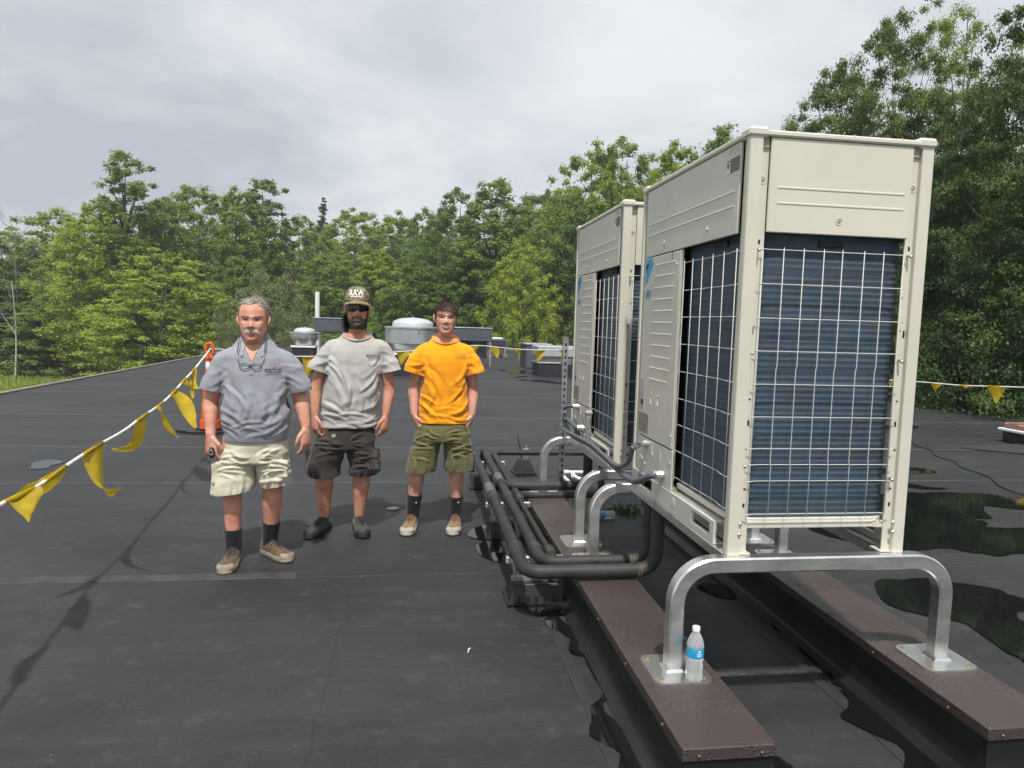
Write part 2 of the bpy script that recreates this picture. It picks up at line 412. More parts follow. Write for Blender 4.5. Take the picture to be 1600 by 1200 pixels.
# specks of grit and leaf litter blown over the membrane
rs = np.random.RandomState(17); n = 420; Q = np.column_stack([rs.uniform(-5, 7, n), -1.2 + 11 * rs.rand(n) ** 1.6, np.full(n, .0062)]); a = rs.rand(n) * 6.28; l = rs.uniform(.003, .011, n); w = l * rs.uniform(.25, .7, n)
dx = np.column_stack([np.cos(a) * l, np.sin(a) * l, rs.rand(n) * .004]); dy = np.column_stack([-np.sin(a) * w, np.cos(a) * w, np.zeros(n)])
V = np.stack([Q - dx * np.array([1, 1, 0]), Q + dy, Q + dx, Q - dy], 1).reshape(-1, 3)
tag(link('grit', mesh_np('grit', V, np.arange(4 * n).reshape(n, 4)), mat('grit', (.16, .13, .08), .9, noise=.6, nscale=3)), 'specks of grit and leaf litter scattered on the black roof', 'grit', kind='stuff')
# ------------------------------------------------------------------ outdoor condensing units
M_cream = mat('cream_paint', (.60, .587, .525), .38, spec=.45, noise=.05, nscale=2.5, bump=.03, bscale=120)
M_cream2 = mat('cream_post_paint', (.63, .607, .525), .36, spec=.45, noise=.04, nscale=2.0)
M_coil = mat('coil_fins', (.054, .088, .126), .46, metal=.1, noise=.2, nscale=3.0, stretch=(1, 1, 6), bump=.5, bscale=420)
M_wire = mat('guard_wire_coating', (.60, .59, .555), .4)
M_dark = mat('dark_interior', (.012, .012, .013), .7)
M_steel = mat('screw_steel', (.5, .49, .46), .35, metal=.9)
M_alu = mat('aluminium_tube', (.74, .745, .735), .30, metal=.92, noise=.13, nscale=7, stretch=(1, 1, 3), bump=.06, bscale=50)
M_galv = mat('galvanised_steel', (.50, .53, .55), .42, metal=.85, noise=.25, nscale=14, detail=6)
M_white = mat('white_plastic', (.75, .75, .73), .4)
M_blue = mat('logo_blue', (.03, .32, .62), .4)
M_navy = mat('logo_dark', (.012, .03, .07), .4)
M_letterb = mat('lettering_blue', (.06, .17, .36), .4)
M_lab = mat('label_dark', (.055, .05, .055), .5, noise=.4, nscale=220, col2=(.22, .2, .2), stretch=(1, 1, 3))
M_lab2 = mat('label_pale', (.52, .50, .53), .5, col2=(.36, .34, .37), nscale=90, stretch=(1, 1, 4))
M_diag = mat('label_printed_diagram', (.36, .35, .29), .6, col2=(.10, .10, .085), nscale=70, detail=6)
M_conduit = mat('grey_conduit', (.105, .118, .135), .45, noise=.1, nscale=20, bump=.12, bscale=160)
M_fit = mat('conduit_fitting', (.46, .46, .45), .35, metal=.5)

def text_mesh(txt, size, extr=.0006, shear=0., bold=0.):
    cu = bpy.data.curves.new('t', 'FONT'); cu.body = txt; cu.size = size; cu.extrude = extr; cu.shear = shear; cu.offset = bold; cu.resolution_u = 3
    o = bpy.data.objects.new('t', cu); COL.objects.link(o)
    dg = bpy.context.evaluated_depsgraph_get(); me = bpy.data.meshes.new_from_object(o.evaluated_get(dg))
    bpy.data.objects.remove(o); bpy.data.curves.remove(cu); me.materials.clear(); return me

UW, UD, UH = 1.24, .765, 1.657
def plate_x(mb, x0, x1, y0, y1, z0, z1, holes, b=0.):
    """plate in the yz plane (thickness x0..x1) with rectangular holes (ya,yb,za,zb)"""
    ys = sorted({y0, y1, *[h[0] for h in holes], *[h[1] for h in holes]}); zs = sorted({z0, z1, *[h[2] for h in holes], *[h[3] for h in holes]})
    for i in range(len(ys) - 1):
        for j in range(len(zs) - 1):
            ym, zm = (ys[i] + ys[i + 1]) / 2, (zs[j] + zs[j + 1]) / 2
            if any(h[0] < ym < h[1] and h[2] < zm < h[3] for h in holes): continue
            mb.box(x0, x1, ys[i], ys[i + 1], zs[j], zs[j + 1])
def make_unit():
    u = empty('condensing_unit')
    # corner posts: outer column, then a stepped-back flange on each face
    prof = [(0, .030), (0, .007), (.002, .002), (.007, 0), (.050, 0), (.052, .003), (.052, .020), (.086, .020), (.086, .026), (.034, .028), (.026, .036), (.026, .078), (.018, .078), (.018, .032)]
    for ex in (0, 1):
        for ey in (0, 1):
            pp = [((UD - a) if ex else a, (UW - c) if ey else c) for a, c in prof]
            m = MB(); m.prism(pp, 0, 1.628)
            # foot plate
            x0 = UD - .10 if ex else .004; y0 = UW - .078 if ey else .008
            m.box(x0, x0 + .096, y0, y0 + .07, .001, .006)
            o = m.build('corner_post', M_cream2, u)
            # slots and holes punched in the flange
            for z, h in ((1.225, .016), (.88, .028), (.52, .02), (.42, .008), (.26, .008), (.19, .016), (.62, .006)):
                xx = .066 if z not in (.88, .42) else .060
                xa = UD - xx if ex else xx; ya = UW - .0196 if ey else .0196
                s = MB(); s.box(xa - .004, xa + .004, ya - .0008, ya + .0008, z, z + h); s.build('flange_slot', M_dark, o)
    # roof cap
    m = MB(); t = .016
    for (x0, x1, y0, y1) in ((-.006, UD + .006, -.006, .03), (-.006, UD + .006, UW - .03, UW + .006), (-.006, .03, .03, UW - .03), (UD - .03, UD + .006, .03, UW - .03)):
        m.box(x0, x1, y0, y1, 1.624, 1.647, .006)
    for ex in (0, 1):
        for ey in (0, 1):
            xa = UD - .074 if ex else -.008; ya = UW - .074 if ey else -.008
            m.box(xa, xa + .082, ya, ya + .082, 1.618, 1.659, .011)
    m.box(.03, UD - .03, .03, UW - .03, 1.628, 1.636)
    cap = m.build('top_cap', M_cream2, u, smooth=25)
    for yc in (.33, .91):
        m = MB()
        for r in (.10, .17, .24, .27): m.tube([(UD / 2 + r * math.cos(a), yc + r * math.sin(a), 1.643) for a in np.linspace(0, 2 * math.pi, 33)], .004, 5, False)
        m.box(UD / 2 - .27, UD / 2 + .27, yc - .004, yc + .004, 1.640, 1.646); m.box(UD / 2 - .004, UD / 2 + .004, yc - .27, yc - .006, 1.6395, 1.6455); m.box(UD / 2 - .004, UD / 2 + .004, yc + .006, yc + .27, 1.6395, 1.6455)
        m.build('fan_grille', M_wire, cap)
    for (x, y) in ((.2, -.003), (.42, -.003), (.62, -.003), (-.003, .2), (-.003, .55), (-.003, .95)):
        m = MB(); m.lathe((x + (0.006 if x < 0 else 0), y + (.006 if y < 0 else 0), 1.646), [(.007, 0), (.007, .003), (.003, .0055)], 8); m.build('cap_screw', M_steel, cap)
    # upper panels with two pressed ribs and screw dimples
    def dimple(p, nx, ny, par):
        m = MB(); d = MB()
        ax = np.array((nx, ny, 0.)); up = np.array((0, 0, 1.)); sd = np.cross(up, ax); c = np.array(p)
        rg = lambda r, h: [c + ax * h + (sd * math.cos(a) + up * math.sin(a)) * r for a in np.linspace(0, 2 * math.pi, 17)[:-1]]
        m.loft([rg(.0165, .0003), rg(.0155, .0016), rg(.0125, .0018), rg(.0095, .0005)], cap=False); o = m.build('screw_dimple', M_cream, par, smooth=40)
        d.loft([rg(.0095, .0005), rg(.006, .0012), rg(.0055, .003)], cap=True); d.build('screw', M_steel, o)
    def upanel(axis, side):
        m = MB(); z0, z1 = 1.269, 1.622
        if axis == 'x':     # faces -x / +x
            xa = .003 if side < 0 else UD - .015; y0, y1 = .083, UW - .073
            m.box(xa, xa + .012, y0, y1, z0, z1, .003)
            for z in (1.438, 1.380): xr = xa if side < 0 else xa + .012; m.tube([(xr, y0 + .034, z), (xr, y1 - .034, z)], (.0045, .0026), 8)
        else:
            ya = .003 if side < 0 else UW - .015; x0, x1 = .086, UD - .086
            m.box(x0, x1, ya, ya + .012, z0, z1, .003)
            for z in (1.438, 1.380): yr = ya if side < 0 else ya + .012; m.tube([(x0 + .036, yr, z), (x1 - .03, yr, z)], (.0045, .0026), 8)
        return m.build('upper_panel', M_cream if axis == 'x' else M_cream2, u, smooth=30)
    pf = upanel('x', -1); dimple((.0028, .895, 1.321), -1, 0, pf); dimple((.0028, .371, 1.321), -1, 0, pf)
    pn = upanel('y', -1); dimple((.382, .0028, 1.323), 0, -1, pn)
    upanel('x', 1); upanel('y', 1)
    for x in (.066, UD - .07):
        dimple((x, .0198, 1.466), 0, -1, u)
        m = MB(); m.box(x - .016, x + .016, .012, .0195, 1.585, 1.617); m.build('recess_shade', mat('recess_shade_tone', (.30, .295, .265), .5), u)  # darker cream patch, the shade of the post recess put into colour
    # lower edge lip and bottom cross bars
    for ya in (.022, UW - .046):
        m = MB(); m.tube([(.052, ya + .004, .114), (.078, ya + .004, .114), (.098, ya + .018, .114), (UD - .125, ya + .018, .114), (UD - .108, ya + .008, .114), (UD - .05, ya + .008, .114)], [(.0145, .006)] * 6, 4, ref=(0, 0, 1), sq=True)
        m.build('cross_bar', M_cream2, u)
    for x, z in ((.047, .128), (.045, .086), (UD - .058, .128), (UD - .056, .088)):
        m = MB(); m.tube([(x, .0005, z), (x, -.004, z), (x, -.008, z)], [.0075, .0075, .004], 6); m.build('bolt', M_steel, u)
    # service panel (front, far half)
    m = MB(); m.box(.002, .016, .652, 1.167, .303, 1.264, .004)
    for k in range(12):
        z = 1.215 - .0595 * k
        if z < .60: break
        m.tube([(.002, .715 + .004 * k, z), (.002, .99 + .004 * min(k, 6), z)], (.0048, .0022), 8)
    sp = m.build('service_panel', M_cream, u, smooth=30)
    m = MB(); m.box(.004, .016, .640, .651, .105, 1.264, .002); m.build('panel_edge_strip', M_cream2, u)
    for yy, zz in ((.673, .366), (.70, 1.20)): dimple((.0018, yy, zz), -1, 0, sp)
    m = MB()
    for k in range(3): m.box(.0012, .0022, .757, .769, 1.228 + .0145 * k, 1.236 + .0145 * k)
    m.build('vent_slot', M_dark, sp)
    for yc in (.954, .851):
        m = MB(); m.tube([(.002, yc + .030 * math.cos(a), .517 + .034 * math.sin(a)) for a in np.linspace(-.9, .9, 12)], .0035, 6); m.build('knockout_mark', M_cream, sp)
    m = MB(); m.box(.0008, .002, 1.088, 1.156, .445, .613); st = m.build('rating_sticker', M_lab2, sp)
    m = MB(); m.box(.0002, .0008, 1.096, 1.136, .472, .500); m.build('sticker_print', M_navy, st)
    m = MB(); m.box(.0010, .002, 1.004, 1.158, .322, .427); m.build('wiring_diagram', M_diag, sp)
    # emblem: blue triangle with black wedge, name above, series letters below
    em = MB(); em.add([(.0012, 1.148, 1.236), (.0012, 1.018, 1.236), (.0012, 1.148, 1.112)], [(0, 1, 2)]); emo = em.build('emblem', M_blue, sp)
    em = MB(); em.add([(.0006, 1.147, 1.232), (.0006, 1.096, 1.232), (.0006, 1.147, 1.184)], [(0, 1, 2)]); em.build('emblem_wedge', M_navy, emo)
    for txt, sz, sh, yy, zz, mt, sx in (('DAIKIN', .034, 0.15, 1.150, 1.240, M_blue, .92), ('VRV', .066, .25, 1.148, 1.048, M_letterb, .85)):
        me = text_mesh(txt, sz, .0004, sh, .001)
        Vt = np.array([v.co[:] for v in me.vertices]); Vn = np.column_stack([.0012 - Vt[:, 2], yy - Vt[:, 0] * sx, zz + Vt[:, 1]])
        me.vertices.foreach_set('co', Vn.astype(np.float32).ravel()); me.update(); link('lettering', me, mt, sp)
    # caution label and pressed marks on the upper front panel
    m = MB(); m.box(.0014, .003, .090, .168, 1.517, 1.572); lb = m.build('caution_label', M_lab, pf)
    m = MB(); m.box(.0008, .003, .1685, .203, 1.517, 1.572); m.build('caution_symbol_panel', M_white, lb)
    m = MB(); m.add([(.0004, .199, 1.557), (.0004, .172, 1.557), (.0004, .186, 1.528)], [(0, 1, 2)]); m.build('caution_symbol', M_navy, lb)
    m = MB(); m.box(.0004, .0009, .172, .200, 1.5615, 1.569); m.build('caution_band', mat('label_red', (.45, .05, .04), .5), lb)
    for k in range(3):
        m = MB(); c0 = .175 - .036 * k
        m.tube([(.003, c0 + .014 * math.cos(a), 1.598 + .014 * math.sin(a)) for a in np.linspace(0, 2 * math.pi, (4, 13, 5)[k])], .0014, 4, False); m.build('pressed_mark', mat('pressed_mark', (.33, .34, .29), .6), pf)
    # lower access panel with knock-outs and the base rail
    m = MB(); m.box(.003, .016, .638, 1.165, .103, .296, .003); lp = m.build('lower_panel', M_cream, u)
    for pts in (((.93, .275), (.925, .24), (.915, .225)), ((.80, .265), (.795, .22), (.80, .20)), ((1.10, .19), (1.02, .155), (1.015, .165))):
        m = MB(); m.tube([(.003, a, z) for a, z in pts], .0025, 5); m.build('knockout_mark', M_cream, lp)
    dimple((.0028, .672, .232), -1, 0, lp)
    m = MB(); plate_x(m, -.002, .012, .132, 1.212, .004, .100, [(.172, .366, .032, .086), (.895, 1.112, .029, .090)])
    m.box(.0125, .05, .132, 1.212, .004, .008); m.box(.0125, .075, .132, 1.212, .096, .099)
    br = m.build('base_rail', M_cream, u)
    m = MB(); m.box(-.0035, -.0021, .565, .598, .050, .080); m.build('rail_sticker', M_white, br)
    m = MB(); plate_x(m, UD - .012, UD + .002, .09, UW - .09, .004, .100, [(.172, .366, .032, .086), (.895, 1.112, .029, .090)]); m.build('base_rail', M_cream, u)
    m = MB(); m.box(.055, UD - .055, .09, UW - .09, .085, .094); m.build('base_pan', M_galv, u)
    m = MB(); m.box(-.006, .06, .036, 1.226, -.042, .002, .003); m.build('base_channel', M_alu, u)
    m = MB(); m.box(UD - .06, UD + .004, .036, 1.226, -.042, .002, .003); m.build('base_channel', M_alu, u)
    # coil wrapped round three sides with tube rows showing as ridges
    path = []
    x0, x1, y0, y1 = .052, .722, .050, UW - .05; r = .085
    path.append((x0, .650)); path.append((x0, y0 + r))
    path += [(x0 + r - r * math.cos(a), y0 + r - r * math.sin(a)) for a in np.linspace(0, math.pi / 2, 9)][1:]
    path += [(x, y0) for x in np.linspace(x0 + r, x1 - r, 6)][1:]
    path += [(x1 - r + r * math.sin(a), y0 + r - r * math.cos(a)) for a in np.linspace(0, math.pi / 2, 9)][1:]
    path += [(x1, y) for y in np.linspace(y0 + r, y1 - r, 6)][1:]
    path += [(x1 - r + r * math.cos(a), y1 - r + r * math.sin(a)) for a in np.linspace(0, math.pi / 2, 9)][1:]
    path += [(x, y1) for x in np.linspace(x1 - r, x0 + .02, 5)][1:]
    P = np.array(path); T = np.gradient(P, axis=0); T /= np.linalg.norm(T, axis=1)[:, None]; N = np.column_stack([-T[:, 1], T[:, 0]])
    cen = np.array([UD / 2, UW / 2]); 
    sgn = np.sign(((P - cen) * N).sum(1)); N *= np.median(sgn)
    zs = []; z = .134
    while z < 1.30:
        for dz, h in ((0, 0), (.008, 0.), (.0125, .0024), (.0165, .0024), (.021, 0)): zs.append((z + dz, h))
        z += .0243
    rings = []
    for zz, h in zs: rings.append([(*(P[i] + N[i] * h), zz) for i in range(len(P))])
    m = MB(); m.loft(rings, cap=False, closed=False)
    Pi = P - N * .045
    m.loft([[(*Pi[i], .134) for i in range(len(P))], [(*Pi[i], 1.30) for i in range(len(P))]], cap=False, closed=False)
    m.loft([[(*P[i], .134) for i in range(len(P))], [(*Pi[i], .134) for i in range(len(P))]], cap=False, closed=False)
    m.build('coil', M_coil, u, smooth=60)
    m = MB(); m.tube([(*(P[i] + N[i] * .004), .128) for i in range(len(P))], (.012, .010), 4, sq=True); m.build('coil_tray', M_cream2, u)
    m = MB(); m.box(.10, .66, .12, UW - .12, .095, 1.62); m.build('sight_block', M_dark, u)  # added dark box, only blocks the view through the unit
    for (xa, xb, ya, yb) in ((.040, .0515, .24, .36),): 
        m = MB(); m.box(xa, xb, ya, yb, 1.238, 1.262); m.build('coil_bracket', M_dark, u)
    m = MB(); m.box(.33, .43, .040, .0495, 1.228, 1.252); m.build('coil_bracket', M_dark, u)
    # wire guards: every wire its own piece
    hz = (1.205, 1.074, .942, .814, .684, .555, .429, .365, .299, .165); rw = .0018
    mh = MB(); mh.tube([(.062, .004, 0), (.075, -.001, 0), (.10, .010, 0), (.655, .010, 0), (.672, .001, 0), (.69, .003, 0)], rw, 6)
    meh = None
    for z in hz:
        if meh is None: o = mh.build('guard_wire', M_wire, u, smooth=True); meh = o.data
        else: o = link('guard_wire', meh, None, u)
        o.location.z = z
        o2 = link('guard_wire', meh, None, u); o2.location = (0, UW, z); o2.scale = (1, -1, 1)
    mev = None
    for x in (.076, .163, .246, .330, .408, .500, .583, .666):
        if x in (.076, .666): 
            m = MB(); m.tube([(0, .0015, .165), (0, .0015, 1.21)], rw, 6); o = m.build('guard_wire', M_wire, u, smooth=True); o.location.x = x
            continue
        if mev is None:
            m = MB(); m.tube([(0, .0055, .150), (0, .0055, .365), (-.003, .0055, .377), (-.003, .0055, .742), (.0005, .0055, .756), (.0005, .0055, 1.214)], rw, 6)
            o = m.build('guard_wire', M_wire, u, smooth=True); mev = o.data
        else: o = link('guard_wire', mev, None, u)
        o.location.x = x
        o2 = link('guard_wire', mev, None, u); o2.location = (x, UW, 0); o2.scale = (1, -1, 1)
    for x, z in ((.058, 1.205), (.054, .81), (.052, .365), (.694, 1.205), (.690, .79), (.688, .31)):
        m = MB(); m.tube([(x, .020, z), (x, .006, z - .002), (x, -.004, z - .006), (x, -.004, z - .012)], [.004, .006, .006, .003], 6); m.build('guard_clip', M_steel, u, smooth=True)
    fh = (1.200, 1.070, .945, .818, .688, .559, .434, .307, .178); mf = None
    for z in fh:
        if mf is None:
            m = MB(); m.tube([(.010, .628, 0), (.010, .59, 0), (.014, .16, 0), (.002, .10, 0), (.004, .032, 0)], rw, 6); o = m.build('guard_wire', M_wire, u, smooth=True); mf = o.data
        else: o = link('guard_wire', mf, None, u)
        o.location.z = z
    mf = None
    for y in (.612, .513, .406, .298, .191, .065):
        if mf is None:
            m = MB(); m.tube([(0.0065, 0, .165), (.0065, 0, 1.21)], rw, 6); o = m.build('guard_wire', M_wire, u, smooth=True); mf = o.data
        else: o = link('guard_wire', mf, None, u)
        o.location.y = y; o.location.x = 0.0 if y != .065 else -.006
    return u
BZ = .71
unit1 = make_unit(); unit1.location = (0, 0, BZ)
tag(unit1, 'nearer large cream outdoor condensing unit with blue coils on aluminium stands', 'hvac unit', 'rooftop condensing units')
unit2 = copy_tree(unit1); unit2.location = (0, 1.60, BZ)
tag(unit2, 'farther cream outdoor condensing unit half hidden behind the nearer one', 'hvac unit', 'rooftop condensing units')

# ------------------------------------------------------------------ curbs
M_brown = mat('brown_cap_metal', (.066, .051, .048), .34, metal=.15, spec=.6, noise=.12, nscale=3)
def droplet_bump(m):
    t = m.node_tree; L = t.links; b = t.nodes['Principled BSDF']; tcn = t.nodes.new('ShaderNodeTexCoord')
    v = t.nodes.new('ShaderNodeTexVoronoi'); v.inputs['Scale'].default_value = 85; v.inputs['Randomness'].default_value = 1
    n = t.nodes.new('ShaderNodeTexNoise'); n.inputs['Scale'].default_value = 5; n.inputs['Detail'].default_value = 4
    dn = t.nodes.new('ShaderNodeTexNoise'); dn.inputs['Scale'].default_value = 40
    L.new(tcn.outputs['Object'], n.inputs['Vector'])
    ad = t.nodes.new('ShaderNodeVectorMath'); ad.operation = 'MULTIPLY_ADD'; L.new(dn.outputs['Color'], ad.inputs[0]); ad.inputs[1].default_value = (.02, .02, .0); L.new(tcn.outputs['Object'], ad.inputs[2]); L.new(tcn.outputs['Object'], dn.inputs['Vector'])
    L.new(ad.outputs[0], v.inputs['Vector'])
    mr = t.nodes.new('ShaderNodeMapRange'); L.new(v.outputs['Distance'], mr.inputs[0]); mr.inputs[1].default_value = .12; mr.inputs[2].default_value = .5; mr.inputs[3].default_value = 1; mr.inputs[4].default_value = 0
    gate = t.nodes.new('ShaderNodeMapRange'); L.new(n.outputs[0], gate.inputs[0]); gate.inputs[1].default_value = .44; gate.inputs[2].default_value = .56
    mu = t.nodes.new('ShaderNodeMath'); mu.operation = 'MULTIPLY'; L.new(mr.outputs[0], mu.inputs[0]); L.new(gate.outputs[0], mu.inputs[1])
    bp = t.nodes.new('ShaderNodeBump'); bp.inputs['Strength'].default_value = .75; bp.inputs['Distance'].default_value = .004; L.new(mu.outputs[0], bp.inputs['Height']); L.new(bp.outputs[0], b.inputs['Normal'])
    r = t.nodes.new('ShaderNodeMapRange'); L.new(mu.outputs[0], r.inputs[0]); r.inputs[3].default_value = .44; r.inputs[4].default_value = .08
    for l in list(b.inputs['Roughness'].links): L.remove(l)
    L.new(r.outputs[0], b.inputs['Roughness'])
droplet_bump(M_brown)
M_screw = mat('weathered_screw', (.16, .12, .07), .5, metal=.7)
def curb(x0, x1, y0, y1, lab):
    c = empty('support_curb', ((x0 + x1) / 2, y0, 0)); w = (x1 - x0) / 2; Ln = y1 - y0
    def ring(z, o): return [(-w + o, o, z), (w - o, o, z), (w - o, Ln - o, z), (-w + o, Ln - o, z)]
    # membrane wrapped body flaring onto the roof
    m = MB(); m.loft([ring(.0025, -.045), ring(.008, -.036), ring(.020, -.012), ring(.045, .004), ring(.14, .008), ring(.212, .008), ring(.215, .018), ring(.245, .018)], cap=True)
    body = m.build('flashing', M_epdm, c, smooth=35)
    m = MB(); m.loft([ring(.0032, -.155), ring(.0048, -.145), ring(.0052, -.105)], cap=False); m.build('flashing_skirt', M_seam2, c)
    m = MB(); t = .003
    m.loft([ring(.206, .001), ring(.206, -.0015), ring(.245, -.0015), ring(.2475, 0.0005), ring(.2485, .004)], cap=False); m.add(ring(.2485, .004), [(0, 1, 2, 3)])
    cap = m.build('cap', M_brown, c, smooth=30)
    ys = np.arange(.18, Ln, .43)
    sc = [(-w - .002, y, -1, 0) for y in ys] + [(w + .002, y, 1, 0) for y in ys] + [(-w + .055, -.002, 0, -1), (w - .05, -.002, 0, -1)]
    for x, y, nx, ny in sc:
        m = MB(); m.tube([(x, y, .222), (x + nx * .003, y + ny * .003, .222), (x + nx * .006, y + ny * .006, .222)], [.007, .0065, .003], 6); m.build('screw', M_screw, c)
    tag(c, lab, 'curb', 'brown capped curbs under the units'); return c
curb(-.358, -.036, -.50, 3.25, 'long black curb with brown metal cap carrying the standing water bottle')
curb(.757, 1.082, -.49, 3.25, 'long black curb with brown metal cap on the right, next to the puddles')

# ------------------------------------------------------------------ aluminium stands
def make_stand():
    s = empty('equipment_stand'); hx0, hx1 = -.205, .957; top = BZ - .25 - .001; h = .0305; br = .15
    pts = [(hx0, 0, .004), (hx0, 0, top - h - br)] + [(hx0 + br - br * math.cos(a), 0, top - h - br + br * math.sin(a)) for a in np.linspace(0, math.pi / 2, 11)][1:]
    pts += [(x, 0, top - h) for x in np.linspace(hx0 + br, hx1 - br, 6)][1:]
    pts += [(hx1 - br + br * math.sin(a), 0, top - h - br + br * math.cos(a)) for a in np.linspace(0, math.pi / 2, 11)][1:] + [(hx1, 0, .004)]
    m = MB(); m.tube(pts, h, sq=True, ref=(0, 1, 0)); m.build('bent_tube', M_alu, s, smooth=30)
    for x in (hx0 + .012, hx1 - .005):
        pl = []
        for (sx, sy) in ((1, 1), (-1, 1), (-1, -1), (1, -1)):
            for a in np.linspace(0, math.pi / 2, 6):
                a0 = {(1, 1): 0, (-1, 1): math.pi / 2, (-1, -1): math.pi, (1, -1): 1.5 * math.pi}[(sx, sy)]
                pl.append((x + sx * .077 + .038 * math.cos(a + a0), sy * .077 + .038 * math.sin(a + a0)))
        m = MB(); m.prism(pl, -.001, .0065); o = m.build('base_plate', M_alu, s)
        w = MB(); xx = hx0 if x < .3 else hx1
        w.loft([[(xx + .040 * a, .040 * b_, .0066) for a, b_ in ((1, 1), (-1, 1), (-1, -1), (1, -1))], [(xx + .031 * a, .031 * b_, .016) for a, b_ in ((1, 1), (-1, 1), (-1, -1), (1, -1))]], cap=False); w.build('weld', M_alu, o)
        for (sx, sy) in ((1, 1), (-1, 1), (-1, -1), (1, -1)):
            k = MB(); k.lathe((x + sx * .085, sy * .085, .0066), [(.010, 0), (.010, .002), (.0065, .0025), (.006, .007)], 6); k.build('screw_head', mat('brass_screw', (.45, .36, .15), .35, metal=.8), o)
    return s
st0 = make_stand(); labs = ['bent aluminium tube stand nearest the camera, water bottle at its foot', 'bent aluminium tube stand under the far end of the nearer unit', 'bent aluminium tube stand under the near end of the farther unit', 'bent aluminium tube stand under the far end of the farther unit']
for i, y in enumerate((0.0, 1.262, 1.605, 2.845)):
    s = st0 if i == 0 else copy_tree(st0); s.location = (0, y, .25)
    tag(s, labs[i], 'equipment stand', 'bent tube equipment stands')

# perforated strut post at the end of the farther unit
sp = empty('strut_post', (-.045, 2.92, .28)); m = MB()
m.prism([(-.02, -.02), (.02, -.02), (.02, -.017), (-.017, -.017), (-.017, .017), (.02, .017), (.02, .02), (-.02, .02)], 0, 1.225); m.build('channel', M_galv, sp)
for k in range(22):
    q = MB(); q.box(-.0205, -.0198, -.007, .007, .06 + .052 * k, .086 + .052 * k, 0); q.box(-.007, .007, -.0206, -.0198, .06 + .052 * k, .086 + .052 * k); q.build('slot', M_dark, sp)
m = MB(); m.box(-.02, .10, .021, .06, .36, .40); m.build('bracket', M_galv, sp); m = MB(); m.box(-.02, .10, .021, .06, 1.0, 1.04); m.build('bracket', M_galv, sp)
tag(sp, 'galvanised perforated strut post at the far corner of the units', 'strut post')

# grey flexible conduits along the front of the units
def conduit(pts, r, lab, fits):
    c = empty('conduit', tuple(pts[0])); o = np.array(pts[0]); m = MB(); m.tube([p - o for p in spline(pts, 8)], r, 10); m.build('hose', M_conduit, c, smooth=True)
    for (a, b_, rr) in fits:
        q = MB(); a = np.array(a) - o; b_ = np.array(b_) - o; d = (b_ - a)
        q.tube([a, a + d * .3, a + d * .3, a + d * .45, a + d * .45, b_], [rr * 1.15, rr * 1.15, rr * 1.45, rr * 1.45, rr * 1.2, rr * 1.2], 10); q.build('fitting', M_fit, c, smooth=30)
    tag(c, lab, 'conduit', 'grey conduits along the units')
conduit([(-.02, .75, .868), (-.06, .76, .862), (-.085, .85, .815), (-.075, 1.0, .782), (-.07, 1.25, .78), (-.065, 1.6, .795), (-.06, 2.0, .80), (-.055, 2.4, .775), (-.055, 2.68, .78), (-.055, 2.80, .84), (-.05, 2.83, .90)], .018, 'thick grey flexible conduit ending at the lower fitting of the nearer unit', [((.004, .75, .869), (-.045, .755, .866), .018)])
conduit([(-.01, 1.0, .982), (-.045, 1.0, .985), (-.065, 1.04, .95), (-.068, 1.09, .87), (-.09, 1.20, .815), (-.09, 1.45, .815), (-.085, 1.8, .825), (-.085, 2.2, .81), (-.085, 2.5, .795), (-.085, 2.72, .79)], .0145, 'thinner dark grey conduit bending up to the white elbow of the nearer unit', [((.004, 1.0, .982), (-.04, 1.0, .984), .015), ((-.04, 1.0, .984), (-.062, 1.03, .955), .015)])
conduit([(-.01, 2.20, .985), (-.05, 2.19, .985), (-.06, 2.15, .94), (-.065, 2.0, .86), (-.10, 1.86, .826)], .014, 'pale conduit dropping from an elbow on the farther unit', [((.004, 2.20, .985), (-.045, 2.195, .985), .017)])
conduit([(-.01, 2.58, .985), (-.05, 2.60, .985), (-.065, 2.70, .965), (-.06, 2.80, .94)], .013, 'short dark conduit at the upper elbow of the farther unit', [((.004, 2.58, .985), (-.045, 2.585, .985), .016)])
conduit([(-.01, 2.40, .845), (-.05, 2.42, .85), (-.06, 2.55, .868), (-.06, 2.72, .868), (-.055, 2.84, .85)], .017, 'thick grey conduit at the lower fitting of the farther unit', [((.004, 2.40, .845), (-.045, 2.41, .848), .021)])
